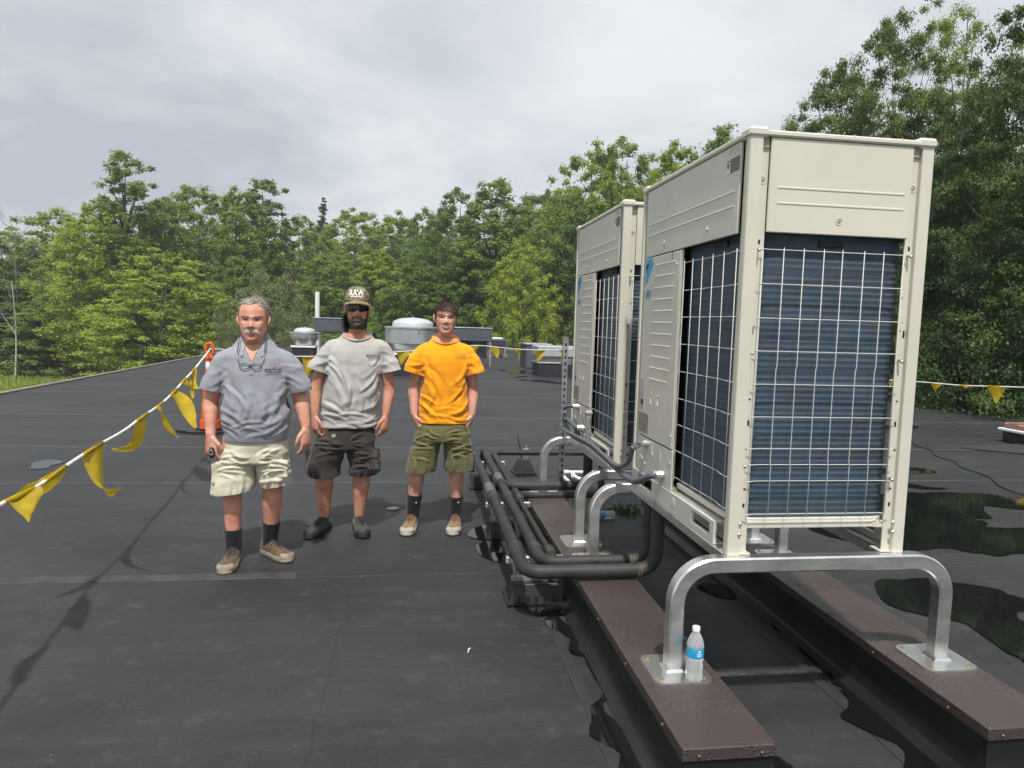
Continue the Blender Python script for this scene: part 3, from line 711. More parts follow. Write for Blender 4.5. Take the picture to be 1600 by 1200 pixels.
# ------------------------------------------------------------------ insulated pipes
M_ins = mat('pipe_insulation', (.026, .026, .026), .62, noise=.3, nscale=9, bump=.25, bscale=55)
M_ins2 = mat('pipe_insulation_collar', (.036, .036, .036), .55, noise=.3, nscale=12, bump=.2, bscale=40)
M_tape = mat('grey_tape', (.11, .115, .115), .5, noise=.4, nscale=18, bump=.5, bscale=45)
M_rub = mat('black_rubber', (.014, .014, .015), .42, noise=.3, nscale=10)
M_tie = mat('cable_tie', (.16, .15, .05), .5)
PZ = .294
def pipe(segs, lab, name='insulated_pipe', collars=(), tapes=(), ties=()):
    o0 = np.array(segs[0][0][0]); c = empty(name, tuple(o0))
    for pts, r, fr in segs:
        m = MB(); m.tube([np.array(p) - o0 for p in fillet(pts, fr, 7)], r, 16); m.build('insulation', M_ins, c, smooth=60)
    for (x, y, z, r) in collars:
        m = MB(); rr = [(r * 1.02, 0), (r * 1.22, .004), (r * 1.25, .05), (r * 1.22, .096), (r * .95, .10)]
        m.loft([[(x - o0[0] + a * math.cos(t), y - .05 + h - o0[1], z - o0[2] + a * math.sin(t)) for t in np.linspace(0, 2 * math.pi, 19)[:-1]] for a, h in rr]); m.build('clamp_collar', M_ins2, c, smooth=45)
    for (x, y, z, r, ln) in tapes:
        m = MB(); k = 9; rings = []
        for i in range(k): 
            a = r * (1.05 + .05 * random.random()); rings.append([(x - o0[0] + a * math.cos(t), y - o0[1] + ln * i / (k - 1), z - o0[2] + a * math.sin(t)) for t in np.linspace(0, 2 * math.pi, 17)[:-1]])
        m.loft(rings); m.build('tape_wrap', M_tape, c, smooth=60)
    for (x, y, z, r) in ties:
        for dx in (0, .014):
            m = MB(); m.tube([(x + dx + .01 * math.sin(t) - o0[0], y + r * 1.03 * math.cos(t) - o0[1], z + r * 1.03 * math.sin(t) - o0[2]) for t in np.linspace(0, 2 * math.pi, 20)], .0022, 4, False); m.build('cable_tie', M_tie, c)
    tag(c, lab, 'pipe', 'black insulated pipes beside the units'); return c
X1, X2, X3 = -.642, -.527, -.442; SUP = (1.335, 2.535, 4.06)
pipe([([(X1, 4.55, .05), (X1, 4.55, PZ), (X1, .975, PZ), (.072, .975, PZ), (.072, .975, .80)], .0372, .085)],
     'thick black insulated pipe on the outer side, turning to the nearer unit in front', collars=[(X1, y, PZ, .0372) for y in SUP], tapes=[(X1, 2.62, PZ, .038, .26)], ties=[(-.03, .975, PZ, .038)])
pipe([([(X2, 4.50, .05), (X2, 4.50, PZ), (X2, 1.125, PZ), (.078, 1.125, PZ), (.078, 1.125, .80)], .0345, .085)],
     'black insulated pipe in the middle of three, turning just behind the front one', collars=[(X2, y, PZ, .0345) for y in SUP], tapes=[(X2, 3.02, PZ, .0352, .22)], ties=[(-.03, 1.125, PZ, .0352)])
pipe([([(X3, 1.20, PZ - .018), (X3, 2.0, PZ - .018), (X3, 2.66, PZ - .018)], .020, .1), ([(X3, 2.60, PZ - .01), (X3, 4.38, PZ - .01), (1.6, 4.33, PZ - .01), (1.6, 4.33, .1)], .029, .1)],
     'thinnest black insulated pipe next to the curb, its far end running behind the units', collars=[(X3, y, PZ - .012, .026) for y in SUP])
pipe([([(X2, 2.96, PZ + .005), (X2 + .03, 2.84, PZ + .02), (-.36, 2.80, PZ + .02), (.155, 2.83, PZ + .02), (.155, 2.83, .82)], .0375, .08)], 'black insulated branch pipe crossing the curb to the farther unit')
pipe([([(X3, 2.66, PZ - .01), (-.34, 2.70, PZ - .03), (.13, 2.72, PZ - .03), (.24, 2.72, PZ - .03), (.24, 2.72, .82)], .026, .06)], 'thinner black branch pipe just in front of the other branch to the farther unit')

# strut supports under the pipes
def make_support():
    s = empty('pipe_support')
    def rg(w, d, z): return [(-w, -d, z), (w, -d, z), (w, d, z), (-w, d, z)]
    m = MB(); m.loft([rg(.17, .12, .002), rg(.17, .12, .012), rg(.155, .105, .016), rg(.128, .075, .105), rg(.122, .07, .110)]); 
    for k in range(-2, 3): m.box(k * .05 - .006, k * .05 + .006, -.112, .112, .0125, .05)
    m.build('rubber_base', M_rub, s, smooth=30)
    m = MB(); m.prism([(-.135, -.0205), (.135, -.0205), (.135, .0205), (-.135, .0205)], .111, .132); m.build('lower_strut', M_galv, s)
    m = MB(); m.box(-.165, .165, -.0205, .0205, .214, .252, .003); us = m.build('upper_strut', M_galv, s)
    for k in (-1, 1):
        q = MB(); q.box(k * .1655 - .001, k * .1655 + .001, -.0185, .0185, .216, .250); q.build('strut_end_cap', M_white, us)
        q = MB(); q.tube([(k * .118, 0, .10), (k * .118, 0, .236)], .0055, 8); q.build('threaded_rod', M_galv, s)
        q = MB(); q.lathe((k * .118, 0, .133), [(.012, 0), (.012, .009)], 6); q.lathe((k * .118, 0, .203), [(.012, 0), (.012, .009)], 6); q.build('nut', M_galv, s)
    return s
s0 = make_support(); labs = ['black rubber pipe support with strut nearest the camera, beside the brown curb', 'black rubber pipe support with strut at the middle of the pipe run', 'black rubber pipe support with strut at the far end, behind the man in orange']
for i, y in enumerate(SUP):
    s = s0 if i == 0 else copy_tree(s0); s.location = (-.53, y, 0.0065); tag(s, labs[i], 'pipe support', 'strut supports under the pipes')
s = empty('support_block', (-.07, 4.68, 0.004), .15); m = MB(); q = lambda a, z: [(-a, -a, z), (a, -a, z), (a, a, z), (-a, a, z)]
m.loft([q(.115, 0), q(.115, .014), q(.10, .018), q(.052, .15), q(.047, .156)]); m.build('rubber_base', M_rub, s, smooth=30)
for dx, h, lean in ((-.028, .40, -.05), (.012, .30, .012), (.035, .26, 0)):
    m = MB(); m.tube([(dx, 0, .15), (dx + lean * .3, 0, .25), (dx + lean, 0, h)], .006, 7); m.build('threaded_rod', M_galv if dx > 0 else M_rub, s)
m = MB(); m.box(-.005, .05, -.03, .03, .24, .262); m.build('clamp', M_galv, s)
tag(s, 'small black pyramid support block with upright threaded rods, standing alone', 'support block')

# white drain pipe on the roof behind the farther unit
dp = empty('drain_pipe', (.26, 4.41, .07)); o0 = np.array((.26, 4.41, .07))
M_pvc = mat('white_pvc', (.68, .70, .70), .35)
for pts in ([(.27, 3.86, .07), (.26, 4.41, .07), (.95, 4.41, .07)], [(.44, 3.9, .07), (.40, 4.12, .07), (.372, 4.25, .07), (.40, 4.41, .07)]):
    m = MB(); m.tube([np.array(p) - o0 for p in fillet(pts, .03, 4)], .019, 10); m.build('pipe_run', M_pvc, dp, smooth=60)
for (a, b_) in (((.372, 4.22, .07), (.39, 4.33, .07)), ((.41, 4.08, .07), (.432, 3.97, .07)), ((.30, 4.41, .07), (.36, 4.41, .07))):
    m = MB(); m.tube([np.array(a) - o0, np.array(b_) - o0], .025, 10); m.build('coupling', M_pvc, dp, smooth=40)
for p in ((.262, 4.2), (.7, 4.41)):
    m = MB(); m.box(p[0] - .3, p[0] - .22, p[1] - 4.45, p[1] - 4.37, -.07, -.02); m.build('block', M_rub, dp)
tag(dp, 'white plastic drain pipe bent at a right angle on the roof', 'drain pipe')

# ------------------------------------------------------------------ bottles
def clear_mat():
    m = bpy.data.materials.new('clear_bottle_plastic'); m.use_nodes = True; b = m.node_tree.nodes['Principled BSDF']
    b.inputs['Base Color'].default_value = (.90, .93, .94, 1); b.inputs['Roughness'].default_value = .12; b.inputs['IOR'].default_value = 1.2; b.inputs['Transmission Weight'].default_value = .72; return m
M_clear = clear_mat(); M_lblue = mat('bottle_label_blue', (.015, .34, .66), .35, noise=.1, nscale=30)
def bottle(loc, lab, rot=(0, 0, 0), text=True):
    bt = empty('water_bottle', loc); bt.rotation_euler = rot
    prof = [(.020, .004), (.029, 0), (.0325, .006), (.033, .020), (.0305, .030), (.033, .040), (.0305, .050), (.033, .060), (.0305, .070), (.033, .080), (.033, .086), (.0322, .088), (.0322, .128), (.033, .130), (.0325, .140), (.028, .157), (.020, .174), (.0135, .186), (.0125, .190), (.0125, .197)]
    m = MB(); m.lathe((0, 0, 0), prof, 28); m.build('bottle_body', M_clear, bt, smooth=50)
    m = MB(); m.lathe((0, 0, 0), [(.0329, .092), (.0331, .093), (.0331, .126), (.0329, .127)], 28, cap=False); lb = m.build('bottle_label', M_lblue, bt, smooth=40)
    m = MB(); m.lathe((0, 0, 0), [(.0140, .190), (.0148, .191), (.0148, .205), (.0135, .2075)], 20); m.build('bottle_cap', M_white, bt, smooth=30)
    if text:
        for k, (w, z) in enumerate(((.011, .117), (.020, .108), (.016, .101))):
            m = MB(); nseg = 8; rings = []
            for j in range(nseg + 1):
                a = -math.pi / 2 + .1 + (j / nseg - .5) * w / .0334; rings.append([(.0335 * math.cos(a), .0335 * math.sin(a), z), (.0335 * math.cos(a), .0335 * math.sin(a), z + (.008 if k == 0 else .005))])
            m.loft(rings, cap=False, closed=False); m.build('label_print', mat('label_print_white', (.6, .75, .85), .5), lb)
    tag(bt, lab, 'bottle'); return bt
bottle((-.150, -.085, .2567), 'clear water bottle with blue label standing on the near stand plate')
bottle((.42, 2.93, .040), 'empty water bottle lying on the roof under the units', rot=(R(90), R(8), R(-83)))

# little weeds by the lying bottle
M_weed = mat('weed_leaf', (.05, .09, .02), .6, trans=.3)
rg_ = np.random.RandomState(3); Vw = []; Fw = []
for k in range(150):
    p = np.array([(.56 + rg_.normal() * .07), 3.10 + rg_.normal() * .08, .005]); a = rg_.rand() * 6.3; l = .02 + .035 * rg_.rand(); d = np.array([math.cos(a), math.sin(a), .5 + rg_.rand()]) * l; sd = np.array([-math.sin(a), math.cos(a), 0]) * .008
    n0 = len(Vw); Vw += [p, p + d * .55 + sd, p + d, p + d * .55 - sd]; Fw.append((n0, n0 + 1, n0 + 2, n0 + 3))
tag(link('weeds', mesh_np('weeds', Vw, Fw), M_weed), 'small green weeds growing on the roof beside the lying bottle', 'weeds', kind='stuff')

# ------------------------------------------------------------------ green hose, mat, bits on the right
M_hose = mat('green_hose', (.02, .055, .035), .5)
m = MB(); hp = [(7.9, 9.4, .015), (6.9, 8.0, .015), (6.16, 6.79, .015), (5.85, 6.1, .015), (5.62, 5.55, .015), (5.45, 5.04, .015), (5.22, 4.4, .015), (4.91, 3.58, .015), (4.9, 2.8, .015), (5.2, 2.0, .015)]
m.tube([np.array(p) - np.array((5.45, 5.04, 0)) + np.array((.04 * math.sin(i * .45), 0, 0)) for i, p in enumerate(spline(hp, 10))], .009, 7)
o = m.build('garden_hose', M_hose, smooth=True, loc=(5.45, 5.04, 0)); tag(o, 'thin green hose snaking across the roof on the right', 'hose')
m = MB(); m.prism([(-.55, .55), (.35, -.12), (1.9, .25), (1.2, 1.0)], .006, .022); o = m.build('walkway_pad', mat('walk_pad', (.03, .03, .03), .8, bump=.4, bscale=80, noise=.2), loc=(7.0, 5.65, 0)); tag(o, 'flat dark rubber pad lying on the roof at the right', 'pad')
rv = empty('roof_vent', (8.15, 6.55, 0)); m = MB(); m.box(-.42, .42, -.3, .3, .004, .17, .01); m.build('curb', M_epdm, rv)
m = MB(); m.box(-.47, .47, -.35, .35, .171, .215, .01); m.build('flange', M_white, rv); m = MB(); m.box(-.42, .42, -.3, .3, .2155, .30, .02); m.build('hood', mat('rusty_hood', (.30, .16, .12), .6, noise=.3), rv)
tag(rv, 'low roof vent with rusty hood at the right picture edge', 'roof vent')
m = MB(); m.tube([(0, 0, 0), (-1.2, .05, 0), (-2.4, .08, 0)], .055, 12); o = m.build('pipe_stub', M_ins, smooth=40, loc=(7.1, 7.9, .08)); tag(o, 'short black pipe lying on the roof behind the nearer unit', 'pipe')
# scrap of white on the roof
m = MB(); m.tube([(0, 0, .006), (.006, .018, .007), (.004, .034, .006), (.016, .038, .009)], .0028, 5); o = m.build('paper_scrap', M_white, loc=tuple(onz(731, 1022) + np.array([0, 0, .002]))); tag(o, 'tiny white scrap lying on the bare roof in the foreground', 'scrap')

# ------------------------------------------------------------------ delineator post and pennant lines
M_or = mat('delineator_orange', (.80, .10, .015), .4, noise=.08, nscale=5)
dl = empty('delineator_post', (-4.02, 7.35, 0)); m = MB()
m.lathe((0, 0, 0), [(.135, .03), (.132, .16), (.118, .165), (.108, .40), (.096, .405), (.078, .66), (.070, .665), (.045, 1.0), (.060, 1.005), (.060, 1.025), (.034, 1.05)], 24); m.build('post_body', M_or, dl, smooth=35)
m = MB(); m.tube([(.0 + .05 * math.sin(t), 0, 1.13 - .085 * math.cos(t)) for t in np.linspace(0, 2 * math.pi, 21)], .018, 8, False); m.build('handle', M_or, dl, smooth=True)
for z in (.68, .86):
    m = MB(); r0 = .0715 - (z - .665) * .0746; m.lathe((0, 0, 0), [(r0 - .001, z), (r0, z + .002), (r0 - .0072, z + .10), (r0 - .009, z + .102)], 24, cap=False); m.build('reflective_band', M_white, dl, smooth=40)
m = MB(); m.prism([(.44 * math.cos(a), .30 * math.sin(a)) for a in np.linspace(R(22.5), R(382.5), 9)[:-1]], .004, .035); m.prism([(.19 * math.cos(a), .17 * math.sin(a)) for a in np.linspace(0, 2 * math.pi, 13)[:-1]], .034, .055); m.build('rubber_base', M_rub, dl)
tag(dl, 'orange delineator post with loop handle behind the man in the grey polo', 'traffic post')

M_rope = mat('white_rope', (.74, .73, .70), .7, noise=.15, nscale=60, bump=.5, bscale=120)
M_flag = mat('pennant_yellow', (.58, .42, .015), .45, spec=.4, noise=.2, nscale=9, trans=.45, bump=.5, bscale=22)
def flag_mesh(att, dirx, tip, wid, curl, seed, nseg=10):
    """triangular pennant: base edge along the rope at att (+-wid/2 along dirx), point at tip, curled"""
    rs = np.random.RandomState(seed); att, dirx, tip = (np.array(v, float) for v in (att, dirx, tip)); ax = tip - att; L_ = np.linalg.norm(ax); dirx = dirx / np.linalg.norm(dirx)
    nrm = np.cross(ax, dirx); nrm /= np.linalg.norm(nrm) + 1e-9; rings = []; tw = rs.uniform(-.9, .9)
    for i in range(nseg + 1):
        t = i / nseg; w = wid / 2 * (1 - t) ** .9 + .002; c = att + ax * t + nrm * curl * math.sin(t * 2.6) * L_ ; a = tw * t * 1.3
        d = dirx * math.cos(a) + nrm * math.sin(a)
        rings.append([c + d * w * s + nrm * .025 * math.cos(s * 2.2 + 4 * t + seed) * (1 - t * .6) for s in np.linspace(-1, 1, 6)])
    return rings
def pennants(name, rope_pts, rr, flags, lab):
    o0 = np.array(rope_pts[0]); e = empty(name, tuple(o0)); m = MB(); P = spline(rope_pts, 10); m.tube([p - o0 for p in P], rr, 7); m.build('rope', M_rope, e, smooth=True)
    for k, (att, dx, tip, wid, curl) in enumerate(flags):
        m = MB(); m.loft([[q - o0 for q in r] for r in flag_mesh(att, dx, tip, wid, curl, k + 3)], cap=False, closed=False); m.build('pennant', M_flag, e, smooth=True)
        m = MB(); ddx = np.array(dx) / np.linalg.norm(dx); m.tube([np.array(att) - o0 - ddx * wid * .5, np.array(att) - o0, np.array(att) - o0 + ddx * wid * .5], rr * 1.25, 6); m.build('pennant_hem', M_flag, e, smooth=True)
    tag(e, lab, 'pennant line'); return e
def at(px, py, d): return CAM_C + pixray(px, py) * d
RPTS = [at(-190, 905, 2.15), at(-80, 838, 2.6)] + [at(*q) for q in ((0, 789, 3.05), (60, 759, 3.5), (102, 729, 3.85), (150, 698, 4.3), (192, 674, 4.9), (222, 652, 5.4), (252, 631, 6.1), (271, 613, 6.6), (288, 594, 7.2), (302, 579, 7.9), (318, 559, 8.8), (329, 545, 9.62))]
RSPL = np.array(spline(RPTS, 10))
FL = []
def fl(px, py, d, tx, ty, td, wid, curl): 
    a = at(px, py, d); k = int(np.argmin(((RSPL - a) ** 2).sum(1))); k = min(max(k, 2), len(RSPL) - 3); sh = RSPL[k] - a; FL.append((RSPL[k], RSPL[k + 2] - RSPL[k - 2], at(tx, ty, td) + sh, wid, curl))
fl(32, 777, 3.29, 37, 826, 3.08, .40, .16); fl(90, 738, 3.70, 2, 776, 3.42, .30, .16); fl(150, 698, 4.26, 198, 737, 3.95, .34, -.35)
fl(222, 645, 5.4, 166, 684, 4.9, .36, .24); fl(248, 628, 6.0, 281, 674, 5.7, .34, -.12); fl(270, 607, 6.6, 303, 664, 6.3, .34, .06)
fl(286, 594, 7.15, 298, 623, 6.9, .32, .14); fl(300, 575, 7.9, 314, 600, 7.6, .32, -.15); fl(-60, 822, 2.7, -90, 870, 2.6, .38, .1)
pennants('pennant_line', RPTS, .0108, FL, 'white rope with fluttering yellow pennants running from lower left to the orange post')
RB = [at(329, 545, 9.66), at(380, 549, 10.6), at(440, 556, 11.3), at(480, 557, 11.8), at(560, 556, 12.6), at(620, 550, 13.2), at(690, 545, 14), at(745, 540, 14.6), at(800, 545, 15.2), at(845, 547, 15.8), at(885, 546, 16.3), at(960, 541, 17.2)]
FL = []
for px, py, d, ty in ((483, 558, 11.8, 590), (630, 550, 13.3, 572), (741, 541, 14.5, 562), (773, 543, 14.9, 560), (810, 546, 15.4, 562), (845, 548, 15.8, 566), (880, 547, 16.2, 562), (590, 553, 12.9, 580), (430, 555, 11.1, 585)):
    a = at(px, py, d); FL.append((a, np.array([1., .6, 0]), at(px + random.uniform(-4, 4), ty, d), .26, random.uniform(-.08, .08)))
pennants('pennant_line', RB, .010, FL, 'white rope with yellow pennants strung across the roof behind the men')
RC = [at(1180, 575, 14.5), at(1300, 588, 13.2), at(1390, 594, 12.3), at(1440, 597, 11.8), at(1500, 602, 11.2), at(1560, 604, 10.7), at(1640, 606, 10), at(1750, 604, 9.2)]
FL = []
for px, py, d, ty, w in ((1392, 594, 12.3, 604, .22), (1463, 599, 11.6, 613, .16), (1512, 603, 11.1, 607, .22), (1557, 604, 10.7, 632, .25), (1620, 606, 10.1, 630, .25), (1330, 590, 12.9, 612, .24)):
    a = at(px, py, d); FL.append((a, np.array([1., -.8, 0]), at(px + random.uniform(-2, 3), ty, d), w, random.uniform(-.08, .08)))
pennants('pennant_line', RC, .010, FL, 'white rope with yellow pennants at the right, before the dark trees')
# the post that carries the two far lines, hidden behind the units
dl2 = copy_tree(dl); pp = at(1075, 556, 16.2); dl2.location = (pp[0], pp[1], 0); tag(dl2, 'orange delineator post behind the cream units', 'traffic post')

# ------------------------------------------------------------------ rooftop equipment in the distance
M_fan = mat('spun_aluminium', (.50, .52, .535), .38, metal=.75, noise=.12, nscale=3, stretch=(1, 1, .3))
M_dome = mat('fan_dome', (.60, .66, .66), .35, metal=.4)
M_grey = mat('grey_ductwork', (.088, .096, .115), .5, noise=.18, nscale=4, bump=.1, bscale=12)
M_curb = mat('dark_curb', (.022, .024, .03), .5, noise=.2)
def fan(loc, r, zt, zb, zn, ze, lab, sq=False):
    e = empty('exhaust_fan', (loc[0], loc[1], 0))
    m = MB(); m.lathe((0, 0, 0), [(r * .93, zb), (r * .97, zb + .02), (r, zb + .06), (r, zt - .05), (r * 1.03, zt - .04), (r * 1.03, zt), (r * .98, zt + .005)], 40); m.build('wind_band', M_fan, e, smooth=30)
    m = MB(); h = r * .34; m.lathe((0, 0, 0), [(r * .74, zt + .006), (r * .745, zt + h * .35), (r * .70, zt + h * .6), (r * .5, zt + h * .85), (r * .25, zt + h * .97), (.03, zt + h)], 36); d = m.build('motor_dome', M_dome, e, smooth=40)
    m = MB(); m.lathe((0, 0, 0), [(.02, zt + h * .99), (.02, zt + h + .04)], 8); m.build('lifting_eye', M_steel, d)
    m = MB(); m.lathe((0, 0, 0), [(r * .70, zn), (r * .76, (zn + zb) / 2), (r * .88, zb + .001)], 32); m.build('neck', M_fan, e, smooth=40)
    m = MB(); m.box(-r * .86, r * .86, -r * .86, r * .86, zn - .05, zn + .001, .01); m.build('base_flange', M_white, e)
    m = MB(); m.box(-r * .78, r * .78, -r * .78, r * .78, .004, zn - .051); m.build('curb', M_curb, e)
    for a in (-1.35, -2.6, -.3):
        m = MB(); x, y = math.cos(a) * (r * 1.005), math.sin(a) * (r * 1.005); m.tube([(x, y, zt - .02), (x * 1.03, y * 1.03, zt - .05), (x * 1.03, y * 1.03, zt - .16), (x, y, zt - .18)], .016, 6); m.build('latch', M_steel, e)
    tag(e, lab, 'exhaust fan', 'roof exhaust fans')
q = ony(645, 510, 18.); rr = (ony(688, 510, 18.) - q)[0]
fan((q[0], 18.), rr, ony(645, 511, 18.)[2], ony(645, 539, 18.)[2], ony(645, 551, 18.)[2], 0, 'big round silver exhaust fan left of the man in orange')
q = ony(476, 518, 18.5); rr = (ony(498, 518, 18.5) - q)[0]
fan((q[0], 18.5), rr, ony(476, 519, 18.5)[2], ony(476, 531, 18.5)[2], ony(476, 540, 18.5)[2], 0, 'small round silver exhaust fan between the two men in grey')
def ductbox(px0, px1, py0, py1, y, depth, lab, legs=True, colr=M_grey, col_to=None):
    a, b_ = ony(px0, py0, y), ony(px1, py1, y); e = empty('air_handler', (a[0], y, 0)); w = b_[0] - a[0]; z1, z0 = a[2], b_[2]
    m = MB(); m.box(0, w, 0, depth, z0, z1, .02); h = m.build('housing', colr, e)
    m = MB(); m.box(-.02, w + .02, -.02, depth + .02, z1 + .001, z1 + .025, .005); m.build('lid', M_galv, h)
    for k in (.33, .66):
        m = MB(); m.box(w * k - .012, w * k + .012, -.012, .0, z0 + .01, z1 - .01); m.build('seam_rib', colr, h)
    if col_to:
        m = MB(); m.box(w * .62, w * .9, depth * .2, depth * .8, .004, z0 - .001); m.build('riser', colr, e)
    for lx in (.06, w - .06):
        for ly in (.06, depth - .06):
            m = MB(); m.box(lx - .03, lx + .03, ly - .03, ly + .03, .004, z0 - .001); m.build('leg', M_galv, e)
    tag(e, lab, 'air handler', 'grey rooftop boxes'); return e
ductbox(698, 769, 512, 534, 22., 1.6, 'long grey metal roof box beside the head of the man in orange', col_to=True)
ductbox(490, 556, 497, 520, 22., 1.3, 'grey metal roof box behind the shoulder of the man in the cap', col_to=True)
pv = ony(496, 456, 24.5); m = MB(); m.tube([(0, 0, .004), (0, 0, pv[2])], .085, 14); m.lathe((0, 0, 0), [(.2, .004), (.19, .05), (.1, .16)], 16)
o = m.build('vent_pipe', mat('white_vent', (.80, .80, .78), .45), smooth=40, loc=(pv[0], 24.5, 0)); tag(o, 'tall white plastic vent pipe beside the man in the cap', 'vent pipe')
# heat pump on sleepers
a, b_ = ony(762, 527, 28.8), ony(793, 545, 28.8); e = empty('heat_pump', (a[0], 28.8, 0)); w = b_[0] - a[0]
m = MB(); m.box(0, w, 0, .5, b_[2], ony(793, 531, 28.8)[2], .02); hb = m.build('cabinet', M_grey, e)
m = MB(); m.box(.05, w * .75, .05, .45, ony(793, 531, 28.8)[2] + .001, a[2], .02); m.build('top_box', M_white, e)
for k in (.08, w - .14):
    m = MB(); m.box(k, k + .06, .02, .08, .13, b_[2] - .001); m.box(k, k + .06, .42, .48, .13, b_[2] - .001); m.build('leg', M_galv, e)
    m = MB(); m.box(k - .10, k + .16, -.25, .75, .004, .129, .01); m.build('sleeper', mat('timber_sleeper', (.16, .14, .11), .8, noise=.3), e)
for k in range(5):
    m = MB(); m.box(.1, w - .1, -.012, -.001, b_[2] + .06 + k * .07, b_[2] + .09 + k * .07); m.build('louvre', M_curb, hb)
tag(e, 'small grey heat pump on timber sleepers far back on the roof', 'heat pump')
# hooded vent left of the farther unit
e = empty('roof_hood', (2.42, 18., 0)); m = MB(); m.box(0, 1.25, .0, 1.2, .615, .925, .015); m.build('hood', mat('pale_hood', (.46, .47, .49), .45, metal=.3, noise=.1), e)
m = MB(); m.box(.10, 1.16, .1, 1.1, .44, .614); m.build('throat', mat('throat', (.28, .28, .27), .6), e); m = MB(); m.box(.0, 1.25, .02, 1.18, .40, .439, .01); m.build('flange', M_galv, e); m = MB(); m.box(.03, 1.22, .05, 1.15, .004, .399); m.build('curb', M_curb, e)
m = MB(); m.tube([(-.02, -.05, .01), (-.02, -.05, .18), (-.10, -.05, .19), (-.16, -.05, .19), (-.16, -.05, .02)], .014, 6); m.build('drain_loop', M_curb, e)
tag(e, 'pale metal roof hood on a black curb just left of the farther unit', 'roof hood')
e = empty('roof_curb', (2.62, 21.5, 0)); m = MB(); m.box(0, .9, 0, 1.4, .004, .85, .02); m.build('body', M_grey, e); m = MB(); m.box(-.03, .93, -.03, 1.43, .851, .89, .01); m.build('lid', M_galv, e); tag(e, 'plain grey roof box half hidden behind the pale hood', 'roof box')
# ------------------------------------------------------------------ trees
def leaf_mat(name, ca, cb, cc, trans=.35):
    m = bpy.data.materials.new(name); m.use_nodes = True; t = m.node_tree; L = t.links; b = t.nodes['Principled BSDF']
    at_ = t.nodes.new('ShaderNodeAttribute'); at_.attribute_name = 'tint'; oi = t.nodes.new('ShaderNodeObjectInfo')
    rp = t.nodes.new('ShaderNodeValToRGB'); L.new(at_.outputs['Fac'], rp.inputs[0]); e = rp.color_ramp.elements
    e[0].position = 0; e[0].color = (*ca, 1); e[1].position = 1; e[1].color = (*cc, 1); q = e.new(.5); q.color = (*cb, 1)
    hs = t.nodes.new('ShaderNodeHueSaturation'); L.new(rp.outputs[0], hs.inputs['Color'])
    mr = t.nodes.new('ShaderNodeMapRange'); L.new(oi.outputs['Random'], mr.inputs[0]); mr.inputs[3].default_value = .478; mr.inputs[4].default_value = .512; L.new(mr.outputs[0], hs.inputs['Hue'])
    mv = t.nodes.new('ShaderNodeMapRange'); L.new(oi.outputs['Random'], mv.inputs[0]); mv.inputs[3].default_value = 1.18; mv.inputs[4].default_value = .8; L.new(mv.outputs[0], hs.inputs['Value'])
    L.new(hs.outputs[0], b.inputs['Base Color']); b.inputs['Roughness'].default_value = .55; b.inputs['Specular IOR Level'].default_value = .25
    tr = t.nodes.new('ShaderNodeBsdfTranslucent'); L.new(hs.outputs[0], tr.inputs[0]); mx = t.nodes.new('ShaderNodeMixShader'); mx.inputs[0].default_value = trans
    L.new(b.outputs[0], mx.inputs[1]); L.new(tr.outputs[0], mx.inputs[2]); L.new(mx.outputs[0], t.nodes['Material Output'].inputs[0]); MATS[name] = m; return m
ML = {'mid': leaf_mat('leaf_mid', (.145, .235, .055), (.205, .315, .072), (.28, .39, .10), .5),
      'bright': leaf_mat('leaf_bright', (.20, .30, .046), (.285, .395, .062), (.39, .49, .10), .5),
      'dark': leaf_mat('leaf_dark', (.060, .112, .034), (.094, .160, .048), (.138, .21, .064), .45),
      'deep': leaf_mat('leaf_deep', (.072, .132, .038), (.108, .178, .048), (.155, .235, .064), .42),
      'olive': leaf_mat('leaf_olive', (.22, .255, .115), (.29, .32, .15), (.36, .38, .18), .42),
      'conifer': leaf_mat('leaf_conifer', (.025, .052, .03), (.036, .072, .036), (.052, .095, .048), .1)}
M_bark = mat('bark', (.085, .07, .055), .9, noise=.4, nscale=6, stretch=(1, 1, .25), bump=.8, bscale=12)
M_birch = mat('pale_bark', (.42, .40, .35), .85, noise=.3, nscale=3, stretch=(1, 1, 3))
def leaves(cent, rad, nper, size, rs, flat=.6, up=.5, droop=0., aspect=.6):
    n = len(cent) * nper; ci = np.repeat(np.arange(len(cent)), nper)
    d = rs.normal(size=(n, 3)); d /= np.linalg.norm(d, axis=1)[:, None]
    rr = np.clip(np.abs(rs.normal(.62, .30, n)), 0, 1.45)
    P = cent[ci] + d * (rr * rad[ci])[:, None] * np.array([1, 1, flat])
    N = d * .7 + np.array([0, 0, up]) + rs.normal(size=(n, 3)) * .55; N /= np.linalg.norm(N, axis=1)[:, None]
    a = rs.normal(size=(n, 3)); a[:, 2] -= droop; T = a - N * (a * N).sum(1)[:, None]; T /= np.linalg.norm(T, axis=1)[:, None]; B = np.cross(N, T)
    s = size * (.65 + .7 * rs.rand(n)); l = T * s[:, None]; w = B * (s * aspect * .5)[:, None]
    V = np.empty((n, 4, 3)); V[:, 0] = P - l * .5; V[:, 1] = P + w - N * (s * .08)[:, None]; V[:, 2] = P + l * .5; V[:, 3] = P - w - N * (s * .08)[:, None]
    tint = np.clip(rs.rand(len(cent))[ci] * .65 + rs.rand(n) * .35 + rs.normal(size=n) * .08, 0, 1)
    return V.reshape(-1, 3), np.arange(n * 4).reshape(n, 4), tint
def crown_object(V, F, tint, mt, name='crown'):
    me = mesh_np(name, V, F); at_ = me.attributes.new('tint', 'FLOAT', 'FACE'); at_.data.foreach_set('value', tint.astype(np.float32)); me.materials.append(mt); return me
